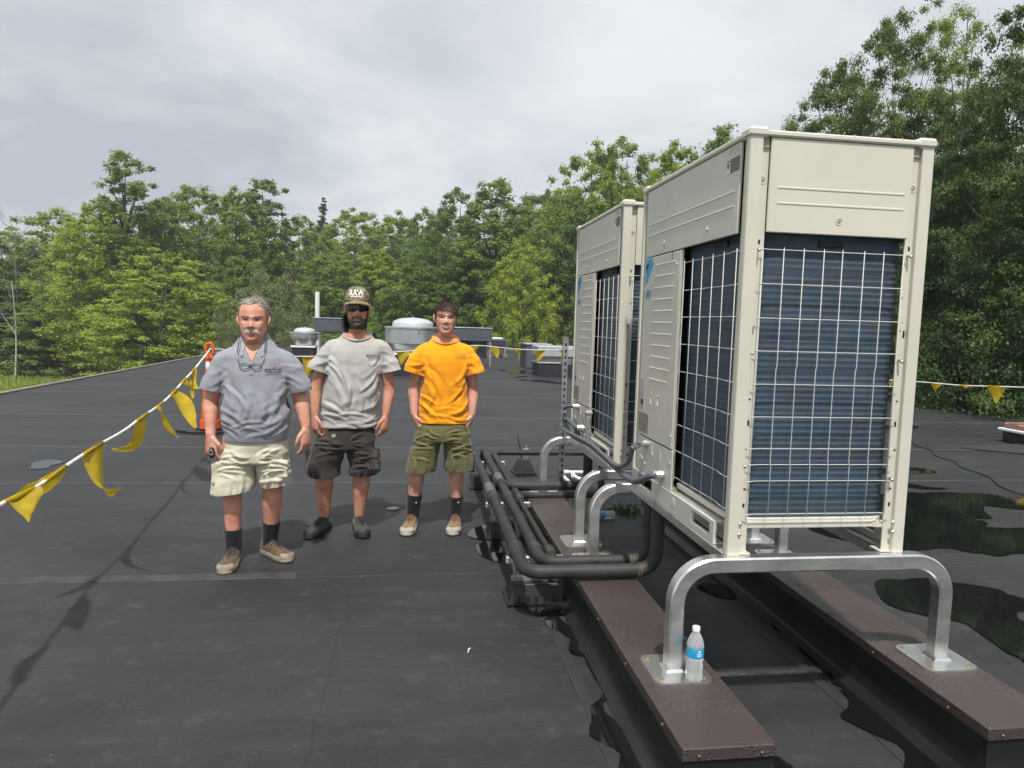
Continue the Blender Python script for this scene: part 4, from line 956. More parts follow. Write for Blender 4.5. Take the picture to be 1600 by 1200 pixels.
def env(kind, t):
    if kind == 'round': return np.sin(np.pi * np.clip(t, 0, 1) ** .85) ** .55
    if kind == 'tall': return (np.sin(np.pi * np.clip(t * .93 + .07, 0, 1) ** 1.0) ** .6) * (1 - .35 * t)
    if kind == 'spire': return (.22 + .78 * np.clip(1 - t, 0, 1) ** .8) * np.clip(t * 6 + .3, 0, 1)
    if kind == 'cone': return (1 - t) ** .85 * .98 + .03
    if kind == 'bush': return np.sqrt(np.clip(1 - t ** 2, 0, 1)) * (1 - .15 * t)
    return np.ones_like(t)
PROTO = {}
def tree_proto(key, H, Rm, base, nclump, nper, lsize, crad, kind, leafm, seed, flat=.6, up=.5, droop=0., bark=None, irr=.35, sparse=0., aspect=.6, shell=.45):
    rs = np.random.RandomState(seed); cent = []; k = 0
    lobes = rs.rand(9) * 2 * np.pi; lt = rs.rand(9); la = rs.uniform(.2, .5, 9)
    while len(cent) < nclump and k < nclump * 40:
        k += 1; t = rs.rand(); r = float(env(kind, np.array(t)))
        if rs.rand() > r + (.45 if kind == 'cone' else .10): continue
        a = rs.rand() * 2 * np.pi; bump_ = 1 + irr * (np.sin(3 * a + seed) * .35 + np.sin(5 * a + 7 * t + seed * 2) * .35) + sum(la[i] * np.exp(-((np.angle(np.exp(1j * (a - lobes[i])))) / .5) ** 2 - ((t - lt[i]) / .16) ** 2) for i in range(9)) * irr
        rad = Rm * r * bump_ * (shell + (1 - shell) * math.sqrt(rs.rand()))
        z = base + (H - base) * t
        cent.append((rad * math.cos(a), rad * math.sin(a), z + rs.normal() * .02 * H))
    cent = np.array(cent); cr_ = crad * rs.uniform(.6, 1.25, len(cent)) * (1 - (.6 if kind == 'cone' else .45) * np.clip((cent[:, 2] - base) / (H - base), 0, 1))
    V, F, tint = leaves(cent, cr_, nper, lsize, rs, flat, up, droop, aspect)
    if sparse:
        keep = vnoise(V[::4] * .55, seed) > -1 + sparse; F = F[keep]; tint = tint[keep]
        used = F.ravel(); V = V[used]; F = np.arange(len(used)).reshape(-1, 4)
    me = crown_object(V, F, tint, ML[leafm])
    tb = MB(); r0 = .018 * H; lean = rs.normal(size=2) * .012 * H; top = H * (.80 if key.startswith('near') else .92)
    tp = [(lean[0] * math.sin(s * 2.2), lean[1] * math.sin(s * 3), top * s) for s in np.linspace(0, 1, 9)]
    tb.tube(tp, [r0 * (1.25 if i == 0 else (1 - .93 * i / 8)) for i in range(9)], 8)
    far = cent[rs.permutation(len(cent))[:min(26, len(cent))]]
    for c in far:
        zb = max(H * .18, min(c[2] - (.10 + .14 * rs.rand()) * H, top * .9)); s = zb / top; p0 = np.array([lean[0] * math.sin(s * 2.2), lean[1] * math.sin(s * 3), zb]); mid = (p0 + c) / 2 + np.array([0, 0, .02 * H])
        rb = r0 * (1 - .93 * s) * .5; tb.tube([p0, mid, c], [rb, rb * .6, .012 * H ** .3 * .6], 5)
    tme = mesh_np('trunk', tb.v, tb.f, True); tme.materials.append(bark or M_bark)
    PROTO[key] = (me, tme, H, Rm)
tree_proto('maple1', 15, 4.2, 2.6, 420, 95, .195, .80, 'round', 'mid', 1, flat=.75, up=.8)
tree_proto('maple2', 15, 3.9, 2.0, 420, 95, .195, .76, 'round', 'bright', 2, irr=.5, flat=.75, up=.8)
tree_proto('maple3', 16, 4.4, 2.4, 440, 95, .20, .80, 'tall', 'mid', 3, irr=.5, flat=.75, up=.8)
tree_proto('tall1', 17, 3.4, 3.0, 400, 85, .195, .75, 'tall', 'mid', 4, irr=.5, flat=.8, up=.8)
tree_proto('airy1', 17, 3.0, 3.0, 300, 75, .19, .62, 'spire', 'mid', 5, irr=.8, shell=.3, flat=.8, up=.8)
tree_proto('layer1', 11, 4.4, .4, 440, 90, .185, .70, 'bush', 'bright', 6, flat=.5, up=1.0)
tree_proto('layer2', 11, 4.0, .4, 420, 90, .185, .70, 'bush', 'mid', 7, flat=.55, up=.9)
tree_proto('willow', 10, 4.2, .6, 260, 150, .20, .8, 'bush', 'olive', 8, flat=1.25, up=.1, droop=1.4, aspect=.28)
tree_proto('dark1', 16, 4.4, 1.0, 430, 95, .185, .78, 'round', 'dark', 9, irr=.5, flat=.75, up=.8)
tree_proto('dark2', 17, 4.0, .8, 430, 95, .18, .75, 'tall', 'dark', 10, irr=.5, flat=.75, up=.8)
tree_proto('spruce', 18, 2.9, 1.0, 420, 93, .192, .62, 'cone', 'conifer', 11, flat=.4, up=.2, droop=.5, aspect=.3, shell=.15)
tree_proto('bush1', 5, 2.6, .2, 120, 120, .14, .5, 'bush', 'bright', 12)
# finer leaved trees for the near right hand wood
tree_proto('near_maple', 18, 4.4, 4.0, 320, 260, .128, .95, 'round', 'deep', 13, irr=.6, shell=.3, up=.8)
tree_proto('near_ash', 20, 3.8, 4.5, 190, 220, .116, .75, 'tall', 'mid', 14, irr=.8, shell=.3, aspect=.42, up=.7)
tree_proto('near_dark', 15, 4.6, .8, 420, 250, .12, .9, 'round', 'dark', 15, irr=.4, up=.7)
tree_proto('near_dark2', 13, 4.2, .4, 400, 250, .116, .85, 'bush', 'dark', 16, irr=.4, flat=.5, up=.8)
def place(key, px, dist, ytop, wid, lab, rz=None, grp=None, zg=GZ):
    me, tme, H, Rm = PROTO[key]; d = pixray(px, 520); d = d / math.hypot(d[0], d[1]); pos = CAM_C + d * dist
    # distance along the view axis gives the height the top must reach
    dep = (pos - CAM_C)[:2] @ CAM_F[:2] / np.linalg.norm(CAM_F[:2]); r_ = pixray(px, ytop); tz = CAM_C[2] + r_[2] / math.hypot(r_[0], r_[1]) * dist
    s = (tz - zg) / H; sw = (wid / FPX * dist) / (2 * Rm) if wid else s
    e = empty('spruce_tree' if key == 'spruce' else ('shrub' if key.startswith('bush') else 'broadleaf_tree'), (pos[0], pos[1], zg), rz if rz is not None else random.uniform(0, 6.28)); e.scale = (sw, sw, s)
    link('trunk', tme, None, e); link('crown', me, None, e)
    tag(e, lab, 'shrub' if key.startswith('bush') else 'tree', grp or 'trees of the wood around the roof'); return e
BK = 'one of the crowded broadleaf trees filling the wood behind the front row'
random.seed(21)
# silhouettes, left to right
place('maple1', 5, 78, 366, 150, 'dull green tree at the far left edge of the wood')
place('maple3', 92, 76, 327, 175, 'rounded dull green tree topping the wood at the far left')
place('airy1', 205, 60, 243, 150, 'tall thin tree with a tufted top rising above the left wood')
place('maple2', 165, 60, 322, 150, 'light green tree just left of the tall tufted one')
place('maple3', 258, 63, 312, 150, 'full green tree just right of the tall tufted one')
place('maple1', 306, 66, 294, 160, 'rounded green tree above the head of the man in the grey polo, slightly left')
place('maple2', 372, 64, 304, 130, 'light green tree right above the man in the grey polo')
place('airy1', 415, 66, 284, 150, 'loose topped tree between the two men in grey, above the wood line')
place('maple3', 470, 68, 338, 130, 'green tree just left of the dark spruce')
place('spruce', 504, 84, 310, 62, 'slender dark spruce spire poking above the wood')
place('maple1', 552, 72, 330, 150, 'rounded tree just right of the dark spruce')
place('maple2', 620, 72, 338, 140, 'pale green tree above the gap between cap and orange shirt')
place('maple3', 660, 70, 326, 130, 'green tree above and left of the man in orange')
place('maple3', 712, 58, 296, 170, 'tall grey green tree straight above the man in orange')
place('tall1', 772, 58, 284, 185, 'tall tree with feathery top right of the man in orange')
place('maple1', 838, 62, 300, 140, 'broad green tree left of the cream units')
place('maple1', 885, 52, 300, 150, 'greyish green tree touching the farther unit')
place('maple2', 915, 56, 236, 180, 'light tree rising behind the farther unit, left of the two')
place('maple3', 965, 56, 218, 190, 'tallest light tree behind the farther cream unit')
place('maple2', 1045, 50, 238, 190, 'bright tree above the roof line of the nearer unit')
place('tall1', 1112, 46, 200, 150, 'narrow tree top peeking over the nearer unit')
# lower front trees
place('layer2', 30, 70, 440, 190, 'dark low tree at the left edge behind the grass')
place('layer2', 105, 66, 450, 170, 'low spreading tree above the strip of grass')
place('layer1', 258, 52, 395, 215, 'bright yellow green tree with layered branches left of the orange post')
place('maple2', 170, 60, 455, 130, 'small bright tree at the left, before the wood')
place('layer1', 330, 54, 455, 170, 'bright layered tree behind the man in the grey polo')
place('willow', 425, 42, 428, 185, 'pale olive willow like bush between the two men in grey')
place('layer2', 372, 56, 400, 150, 'mid green tree above the head of the man in the grey polo')
place('layer2', 520, 55, 400, 160, 'green tree behind the cap of the bearded man')
place('layer1', 590, 57, 392, 140, 'light layered tree right of the cap')
place('layer2', 655, 54, 410, 150, 'tree behind the head of the man in orange')
place('layer2', 735, 55, 385, 150, 'dark tree right behind the man in orange')
place('maple2', 815, 45, 378, 105, 'small bright maple standing before the dark trees, left of the units')
place('dark2', 875, 50, 380, 120, 'dark tree at the edge of the farther unit')
place('dark1', 770, 58, 420, 140, 'dark tree behind the small bright maple')
place('bush1', 802, 41, 505, 60, 'small bright shrub at the far roof edge')
place('bush1', 560, 46, 490, 80, 'bright shrub behind the bearded man')
place('layer2', 945, 46, 420, 150, 'green tree hidden behind the farther unit')
place('dark1', 1010, 42, 380, 190, 'dark tree behind the gap between the units')
# right hand wood
place('near_maple', 1280, 27, 92, 175, 'dark green maple rising left of the tall airy trees')
place('near_maple', 1372, 27, 12, 190, 'tall maple above the nearer unit')
place('near_ash', 1480, 25, -55, 200, 'airy thin leaved tree at the upper right with bare limbs showing')
place('near_ash', 1410, 31, -5, 150, 'second airy tree just behind the maple above the unit')
place('near_dark', 1590, 20, -5, 260, 'big dark tree filling the upper right corner', zg=GZ)
place('near_dark', 1535, 22, 130, 260, 'dark dense tree right of the nearer unit')
place('near_dark2', 1490, 20, 250, 250, 'dark leafy tree low beside the right hand post')
place('near_dark2', 1610, 18.5, 300, 260, 'dark leafy tree at the right edge above the rope')
place('near_dark', 1430, 27, 170, 260, 'dark tree behind the nearer unit on the right')
place('near_dark2', 1545, 22, 400, 260, 'shadowy low tree behind the pennant rope on the right')
place('near_dark', 1290, 30, 190, 250, 'dark tree mostly hidden behind the nearer unit')
place('dark2', 1180, 36, 230, 230, 'dark tree hidden behind the nearer unit on its left')
place('near_dark2', 1700, 18, 60, 300, 'dark tree just past the right picture edge')
# fill behind, two more rows
for i, px in enumerate(range(-120, 1180, 76)):
    top = np.interp(px, [-120, 0, 200, 450, 650, 850, 1000, 1180], [390, 390, 350, 355, 350, 325, 280, 240])
    place(['maple1', 'maple3', 'layer2', 'maple2', 'tall1'][i % 5], px + random.uniform(-15, 15), random.uniform(80, 98), top + random.uniform(-6, 28), random.uniform(130, 170), BK)
for i, px in enumerate(range(-90, 1150, 92)):
    top = np.interp(px, [0, 450, 850, 1150], [420, 420, 400, 330])
    place(['maple3', 'layer2', 'maple1', 'dark2'][i % 4], px + random.uniform(-15, 15), random.uniform(66, 74) + (6 if px < 160 else 0), top + random.uniform(-10, 30), random.uniform(140, 180), BK)
for i, px in enumerate(range(-60, 1000, 90)):
    place(['layer2', 'maple1', 'dark2'][i % 3], px + random.uniform(-15, 15), random.uniform(56, 62) + (12 if px < 160 else 0), 480 + random.uniform(-20, 30), random.uniform(150, 190), BK)
for px, d, y in ((1250, 38, 230), (1350, 36, 220), (1450, 36, 260), (1560, 34, 230), (1650, 32, 200), (1780, 22, 100), (1900, 26, 100)):
    place('near_dark', px, d, y, 300, 'one of the dark trees standing deep in the right hand wood')
# pale trunk and bare snag at the left
def bare(px, dist, ytop, r0, mt, lab, seed, limbs):
    rs = np.random.RandomState(seed); d = pixray(px, 520); d /= math.hypot(d[0], d[1]); p = CAM_C + d * dist; r_ = pixray(px, ytop); H = CAM_C[2] + r_[2] / math.hypot(r_[0], r_[1]) * dist - GZ
    e = empty('bare_tree', (p[0], p[1], GZ)); m = MB(); m.tube([(0.2 * math.sin(s * 3), 0, H * s) for s in np.linspace(0, 1, 8)], [r0 * (1 - .8 * s) for s in np.linspace(0, 1, 8)], 8); m.build('trunk', mt, e, smooth=True)
    for k in range(limbs):
        z = H * rs.uniform(.45, .95); a = rs.rand() * 6.3; l = (H - z) * .5 + .8; q0 = np.array([.2 * math.sin(3 * z / H), 0, z]); d2 = np.array([math.cos(a), math.sin(a), rs.uniform(.5, 1.4)])
        m = MB(); m.tube([q0, q0 + d2 * l * .5, q0 + d2 * l + np.array([0, 0, .4])], [r0 * .3, r0 * .16, .01], 5); tw = q0 + d2 * l * .5
        for j in range(4): d3 = d2 + rs.normal(size=3) * .6; m.tube([q0 + d2 * l * (.3 + .17 * j), q0 + d2 * l * (.3 + .17 * j) + d3 * l * .35], [r0 * .1, .006], 4)
        m.build('limb', mt, e)
    tag(e, lab, 'tree')
bare(20, 58, 440, .075, M_birch, 'pale bare trunk standing at the left before the wood', 1, 3)
bare(24, 70, 338, .05, mat('dead_wood', (.22, .20, .18), .9), 'dead grey tree with bare twigs at the far left', 2, 22)
# tall grass at the left below the wood
rs = np.random.RandomState(5); Vg = []; n = 26000
px = rs.uniform(-60, 200, n); dd = rs.uniform(24, 62, n)
D = np.array([pixray(p, 520) for p in px]); D /= np.hypot(D[:, 0], D[:, 1])[:, None]; P = CAM_C + D * dd[:, None]; P[:, 2] = GZ + .35 * vnoise(np.column_stack([P[:, :2], np.full(n, GZ)]) * .02 + 5, 3)
h = rs.uniform(.15, .5, n); a = rs.rand(n) * 6.28; w = rs.uniform(.03, .07, n); ln = rs.normal(size=(n, 2)) * .18
V = np.empty((n, 4, 3)); sd = np.column_stack([np.cos(a) * w, np.sin(a) * w, np.zeros(n)]); tip = np.column_stack([ln, h])
V[:, 0] = P - sd; V[:, 1] = P + sd; V[:, 2] = P + tip + sd * .25; V[:, 3] = P + tip - sd * .25
gm = leaf_mat('grass_blade', (.27, .36, .06), (.36, .45, .085), (.45, .52, .12), .5)
tag(link('grass', crown_object(V.reshape(-1, 3), np.arange(4 * n).reshape(n, 4), rs.rand(n), gm, 'grass'), None), 'tall light green grass beyond the left roof edge', 'grass', kind='stuff')

# thin haze volume added to lighten the far wood and soften its contrast
hm = bpy.data.materials.new('haze_air'); hm.use_nodes = True; ht = hm.node_tree; ht.nodes.remove(ht.nodes['Principled BSDF'])
pv = ht.nodes.new('ShaderNodeVolumePrincipled'); pv.inputs['Color'].default_value = (.88, .91, .95, 1); pv.inputs['Density'].default_value = .0010; pv.inputs['Anisotropy'].default_value = .2
ht.links.new(pv.outputs[0], ht.nodes['Material Output'].inputs['Volume'])
hb_ = MB(); hb_.box(-720, 720, -720, 720, -6, 32); tag(hb_.build('haze', hm), kind='stuff')
# ------------------------------------------------------------------ people
def skin_mat(name, col, col2):
    m = mat(name, col, .48, spec=.35, col2=col2, nscale=16, detail=6, bump=.12, bscale=180)
    b = m.node_tree.nodes['Principled BSDF']; b.inputs['Subsurface Weight'].default_value = .12; b.inputs['Subsurface Radius'].default_value = (.012, .005, .003); b.inputs['Subsurface Scale'].default_value = .5
    return m
def remesh(mb, vox, smooth_it=6, fac=.5):
    me = mesh_np('tmp', mb.v, mb.f); bm = bmesh.new(); bm.from_mesh(me); bmesh.ops.recalc_face_normals(bm, faces=bm.faces); bm.to_mesh(me); bm.free()
    o = bpy.data.objects.new('tmp', me); COL.objects.link(o)
    r = o.modifiers.new('r', 'REMESH'); r.mode = 'VOXEL'; r.voxel_size = vox; r.adaptivity = 0
    if smooth_it: s = o.modifiers.new('s', 'SMOOTH'); s.factor = fac; s.iterations = smooth_it
    dg = bpy.context.evaluated_depsgraph_get(); out_ = bpy.data.meshes.new_from_object(o.evaluated_get(dg)); bpy.data.objects.remove(o); bpy.data.meshes.remove(me); return out_
def get_vn(me):
    n = len(me.vertices); V = np.empty(n * 3, np.float32); me.vertices.foreach_get('co', V); N = np.empty(n * 3, np.float32); me.vertex_normals.foreach_get('vector', N)
    return V.reshape(-1, 3).astype(float), N.reshape(-1, 3).astype(float)
def set_v(me, V): me.vertices.foreach_set('co', V.astype(np.float32).ravel()); me.update()
def sring(z, cx, rx, yf, yb, p=2.3, tilt=0., cy=0., n=28):
    r = []
    for j in range(n):
        a = 2 * math.pi * j / n; c, s = math.cos(a), math.sin(a); x = cx + rx * math.copysign(abs(c) ** (2 / p), c); y = cy + (yb if s > 0 else yf) * math.copysign(abs(s) ** (2 / p), s)
        r.append((x, y, z + tilt * (y - cy)))
    return r
def ridge(n): return 1 - np.abs(n) * 2      # turns noise into sharp cloth creases
# ---- head
HT = np.array([(-.42, .92, .26, .42), (-.28, .84, .23, .40), (-.15, .76, .22, .39), (-.06, .70, .27, .40), (-.015, .63, .40, .41), (.03, .63, .475, .415), (.08, .70, .495, .42), (.15, .80, .50, .43), (.23, .87, .495, .45), (.36, .95, .48, .49), (.5, .99, .465, .52), (.62, 1., .475, .535), (.74, .975, .45, .53), (.85, .87, .375, .47), (.93, .67, .26, .36), (.975, .44, .155, .24), (.995, .20, .07, .11), (1., .03, .01, .01)])
def head_grid(hd, nr=76, na=72):
    Hh, Wd, D = hd['ztop'] - hd['zchin'], hd['w'], hd['d']
    t = np.linspace(0, 1, nr); hs = np.interp(t, np.linspace(0, 1, 200), np.interp(np.linspace(0, 1, 200) ** .9, [0, 1], [-.42, 1.]));
    hs = np.concatenate([np.linspace(-.42, .86, nr - 18), .86 + .14 * np.sin(np.linspace(0, math.pi / 2, 19)[1:])])
    def sm(col):   # smooth interpolation of the profile
        x = HT[:, 0]; y = HT[:, col]; v = np.interp(hs, x, y); return v
    w = sm(1) * Wd; w = np.where(hs < -.02, w * hd.get('neckw', 1.0), w); f = sm(2) * D; b = sm(3) * D
    k = np.array([.25, .5, .25])
    for arr in (w, f, b): arr[1:-1] = np.convolve(arr, k, 'valid')
    A = np.linspace(0, 2 * math.pi, na + 1)[:-1]; c, s = np.cos(A), np.sin(A)      # s<0 front
    X = w[:, None] * np.sign(c) * np.abs(c) ** .92; fr = np.where(s < 0, f[:, None], b[:, None]); Y = fr * np.sign(s) * np.abs(s) ** .86
    Hg = np.repeat(hs[:, None], na, 1); front = np.clip(-s, 0, 1)[None, :] ** .6
    x = X; h = Hg; g = lambda x0, h0, sx, sh: np.exp(-((x - x0) / sx) ** 2 - ((h - h0) / sh) ** 2)
    nose = np.interp(h, [.30, .335, .37, .42, .50, .57, .62], [0, .012, .030, .026, .014, .005, 0]) * np.exp(-(x / np.interp(h, [.34, .40, .55], [.0165, .014, .011])) ** 2)
    F_ = nose + hd.get('nose', 0) * g(0, .37, .016, .05) + .006 * (g(.017, .345, .008, .022) + g(-.017, .345, .008, .022))
    F_ -= .011 * (g(.034, .505, .020, .042) + g(-.034, .505, .020, .042)); F_ += .006 * (g(.03, .585, .028, .022) + g(-.03, .585, .028, .022))
    F_ += .0055 * g(0, .235, .022, .016) + .0055 * g(0, .185, .020, .018) - .005 * g(0, .209, .026, .009) - .004 * g(0, .135, .03, .02); F_ += .008 * g(0, .05, .026, .045)
    F_ += .006 * (g(.052, .42, .02, .06) + g(-.052, .42, .02, .06)) + hd.get('cheek', 0) * (g(.045, .33, .02, .06) + g(-.045, .33, .02, .06)); F_ -= .004 * (g(.036, .27, .010, .07) + g(-.036, .27, .010, .07))
    Y = Y - F_ * front
    Z = hd['zchin'] + Hg * Hh
    # neck leans back below the jaw
    lean = np.clip(-Hg, 0, 1) * hd.get('lean', .05); Y = Y + lean
    P = np.stack([X, Y, Z], 2); rz, rx = hd.get('yaw', 0), hd.get('pitch', 0)
    mask = np.clip((Hg + .25) / .3, 0, 1)[..., None]; c0 = np.array([0, 0, hd['zchin'] + .1 * Hh]); Rm_ = np.array((Matrix.Rotation(rz, 3, 'Z') @ Matrix.Rotation(rx, 3, 'X') @ Matrix.Rotation(hd.get('roll', 0), 3, 'Y')))
    P = P * (1 - mask) + ((P - c0) @ Rm_.T + c0) * mask
    return P + np.array([hd['x'], hd['y'], 0]), hs
def grid_faces(nr, na):
    F = []
    for i in range(nr - 1):
        for j in range(na): F.append((i * na + j, i * na + (j + 1) % na, (i + 1) * na + (j + 1) % na, (i + 1) * na + j))
    F.append(tuple((nr - 1) * na + j for j in range(na))); return F
def head_pt(P, hs, h, x):
    """point and normal on the front of the face at height fraction h and local x"""
    i = int(np.clip(np.searchsorted(hs, h), 1, len(hs) - 2)); row = P[i]; na = P.shape[1]; fr = np.arange(na // 2 + 1, na); j = fr[np.argmin(np.abs((row[fr, 0] - row[:, 0].mean()) - x))]
    p = row[j]; n = np.cross(P[i, (j + 1) % na] - P[i, j - 1], P[i + 1, j] - P[i - 1, j]); n /= np.linalg.norm(n); return p, n, i, j
def strands(roots, norms, dirs, length, width, lift, rs, seg=3, curl=.25):
    n = len(roots); V = []; d = dirs - norms * (dirs * norms).sum(1)[:, None]; d /= np.linalg.norm(d, axis=1)[:, None] + 1e-9
    L_ = length * (.7 + .6 * rs.rand(n)); sd = np.cross(norms, d); jit = rs.normal(size=(n, 3)) * curl; d = d + jit; W_ = width * (.7 + .6 * rs.rand(n)); rows = []
    for k in range(seg + 1):
        t = k / seg; c = roots + d * (L_ * t)[:, None] + norms * (lift * (math.sin(min(1, t * 1.1) * math.pi * .8) + .15)) - norms * ((L_ ** 2) * t * t * 2.2)[:, None]
        rows.append((c - sd * (W_ * .5 * (1 - .8 * t))[:, None], c + sd * (W_ * .5 * (1 - .8 * t))[:, None]))
    A = np.stack([np.stack(r, 1) for r in rows], 1).reshape(n, -1, 3); base = (np.arange(n) * (seg + 1) * 2)[:, None, None]
    q = np.array([[2 * k, 2 * k + 1, 2 * k + 3, 2 * k + 2] for k in range(seg)])[None]; return A.reshape(-1, 3), (base + q).reshape(-1, 4)
def surf_samples(P, hs, sel, n, rs):
    nr, na, _ = P.shape; I, J = np.where(sel); k = rs.randint(0, len(I), n); i, j = I[k], J[k]; i = np.clip(i, 1, nr - 2)
    u, v = rs.rand(n), rs.rand(n); j1 = (j + 1) % na; i1 = np.clip(i + 1, 0, nr - 1)
    p = P[i, j] * ((1 - u) * (1 - v))[:, None] + P[i1, j] * (u * (1 - v))[:, None] + P[i, j1] * ((1 - u) * v)[:, None] + P[i1, j1] * (u * v)[:, None]
    nn = np.cross(P[i, j1] - P[i, j - 1], P[np.clip(i + 1, 0, nr - 1), j] - P[i - 1, j]); nn /= np.linalg.norm(nn, axis=1)[:, None] + 1e-9; return p, nn
def hand(mb, wrist, d, across, side_n, curl, thumb_curl=.4, size=1.0):
    """palm from the wrist along d; across points pinky -> index; side_n is the back of the hand"""
    w, d, a, nb = (np.array(v, float) for v in (wrist, d, across, side_n)); d /= np.linalg.norm(d); a -= d * (a @ d); a /= np.linalg.norm(a); nb = np.cross(a, d) * math.copysign(1, np.cross(a, d) @ nb)
    s = size; rings = []
    for t, wd, th in ((-.03, .022, .018), (.0, .0255, .021), (.022, .031, .021), (.055, .040, .018), (.085, .042, .015), (.098, .036, .011)):
        c = w + d * t * s; rings.append([c + a * wd * s * math.cos(q) + nb * th * s * math.sin(q) for q in np.linspace(0, 2 * math.pi, 15)[:-1]])
    mb.loft(rings)
    for k, (off, ln) in enumerate(((.030, .074), (.0105, .082), (-.0095, .077), (-.028, .060))):
        p = w + d * .086 * s + a * off * s; dr = d + a * off * 1.2; dr /= np.linalg.norm(dr); pts = [p - dr * .02 * s, p]; rad = [.0100 * s, .0098 * s]; cc = 0
        for (fr, cu) in ((.45, curl * .7), (.32, curl * 1.1), (.23, curl * .8)):
            cc += cu * (1 + .08 * k); q = dr * math.cos(cc) - nb * math.sin(cc); pts.append(pts[-1] + q * ln * fr * s); rad.append(rad[-1] * .93)
        mb.tube(pts, rad, 8, ref=tuple(nb))
    p = w + d * .022 * s + a * .026 * s; q1 = d * .72 + a * .62 - nb * .25; q1 /= np.linalg.norm(q1); q2 = d * .95 + a * .15 - nb * thumb_curl; q2 /= np.linalg.norm(q2); q3 = d * .9 - a * .15 - nb * thumb_curl * 1.4; q3 /= np.linalg.norm(q3)
    mb.tube([p - q1 * .012 * s, p + q1 * .035 * s, p + q1 * .035 * s + q2 * .032 * s, p + q1 * .035 * s + q2 * .032 * s + q3 * .026 * s], [.015 * s, .0125 * s, .0108 * s, .0088 * s], 8, ref=tuple(nb))
def shoe(parent, pos, ang, m_up, m_sole, m_lace, Ln=.295, toe=None):
    e = MB(); st = [(-.075, .026, .030, .075), (-.066, .034, .024, .092), (-.03, .036, .024, .100), (.0, .036, .024, .098), (.035, .037, .024, .088), (.075, .042, .024, .072), (.115, .048, .024, .061), (.15, .0475, .024, .055), (.18, .041, .025, .049), (.202, .028, .028, .042), (.212, .012, .032, .037)]
    rings = []
    for y, w, z0, z1 in st:
        r = []
        for q in np.linspace(-.35, math.pi + .35, 13): c, s_ = math.cos(q), max(math.sin(q), -.3); r.append((w * c * (1.0 if s_ < .5 else 1 - .15 * (s_ - .5)), -y, z0 + (z1 - z0) * max(0, s_) ** .8 - (.006 if s_ < 0 else 0)))
        rings.append(r)
    e.loft(rings); o = e.build('shoe', m_up, parent, smooth=True); o.location = pos; o.rotation_euler = (0, 0, ang); o.scale = (1.13, 1.05, 1.16)
    so = MB(); ol = [(-.083, .0), (-.08, .022), (-.06, .036), (-.02, .038), (.03, .039), (.08, .047), (.13, .053), (.17, .049), (.20, .036), (.218, .016), (.222, 0)]; pl = [(w, -y) for y, w in ol] + [(-w, -y) for y, w in ol[::-1][1:-1]]
    so.loft([[(x * .94, y * .97, 0.001) for x, y in pl], [(x, y, .006) for x, y in pl], [(x, y, .024 + (.006 if y < -.16 else 0)) for x, y in pl], [(x * .95, y * .985, .030 + (.006 if y < -.16 else 0)) for x, y in pl]]); so.build('sole', m_sole, o, smooth=40)
    for k in range(5):
        y = -.028 - .021 * k; z = .092 - .0085 * k; m = MB(); m.tube([(-.026, y, z - .010), (0, y - .007, z + .006), (.026, y, z - .010)], .0035, 5); m.build('lace', m_lace, o)
    m = MB(); m.loft([[(.0475 * math.cos(q) * f, -.17 - .048 * math.sin(q) * f, .027 + hh) for q in np.linspace(.15, math.pi - .15, 11)] for f, hh in ((1.03, .0), (1.02, .012), (.80, .026))], cap=False, closed=False); m.build('toe_cap', m_sole, o, smooth=True)
    return o
def cut(me, co, no, rad=None):
    bm = bmesh.new(); bm.from_mesh(me); co = Vector(co); no = Vector(no)
    g = list(bm.verts) + list(bm.edges) + list(bm.faces)
    if rad:
        vs_ = {v for v in bm.verts if (v.co - co).length < rad}; g = list(vs_) + [e for e in bm.edges if all(v in vs_ for v in e.verts)] + [f for f in bm.faces if all(v in vs_ for v in f.verts)]
    bmesh.ops.bisect_plane(bm, geom=g, plane_co=co, plane_no=no, clear_outer=True); bm.to_mesh(me); bm.free()
def folds(me, segs, front=True):
    V, N = get_vn(me); D = np.zeros(len(V)); wf = np.clip(.5 - N[:, 1] * 2.0, 0, 1) if front else np.ones(len(V))
    for (x0, z0, x1, z1, w, amp) in segs:
        a = np.array((x0, z0)); b = np.array((x1, z1)) - a; L_ = np.linalg.norm(b); b /= L_; q = V[:, [0, 2]] - a; t = q @ b / L_; bow = .10 * L_ * np.sin(np.pi * np.clip(t, 0, 1)); d = q @ np.array((-b[1], b[0])) - bow
        tp = np.sqrt(np.clip(np.sin(np.pi * np.clip(t, 0, 1)), 0, 1)) * ((t > 0) & (t < 1)); D += amp * tp * (np.exp(-(d / w) ** 2) - .7 * np.exp(-((d - 1.9 * w) / w) ** 2))
    set_v(me, V + N * (D * wf)[:, None])
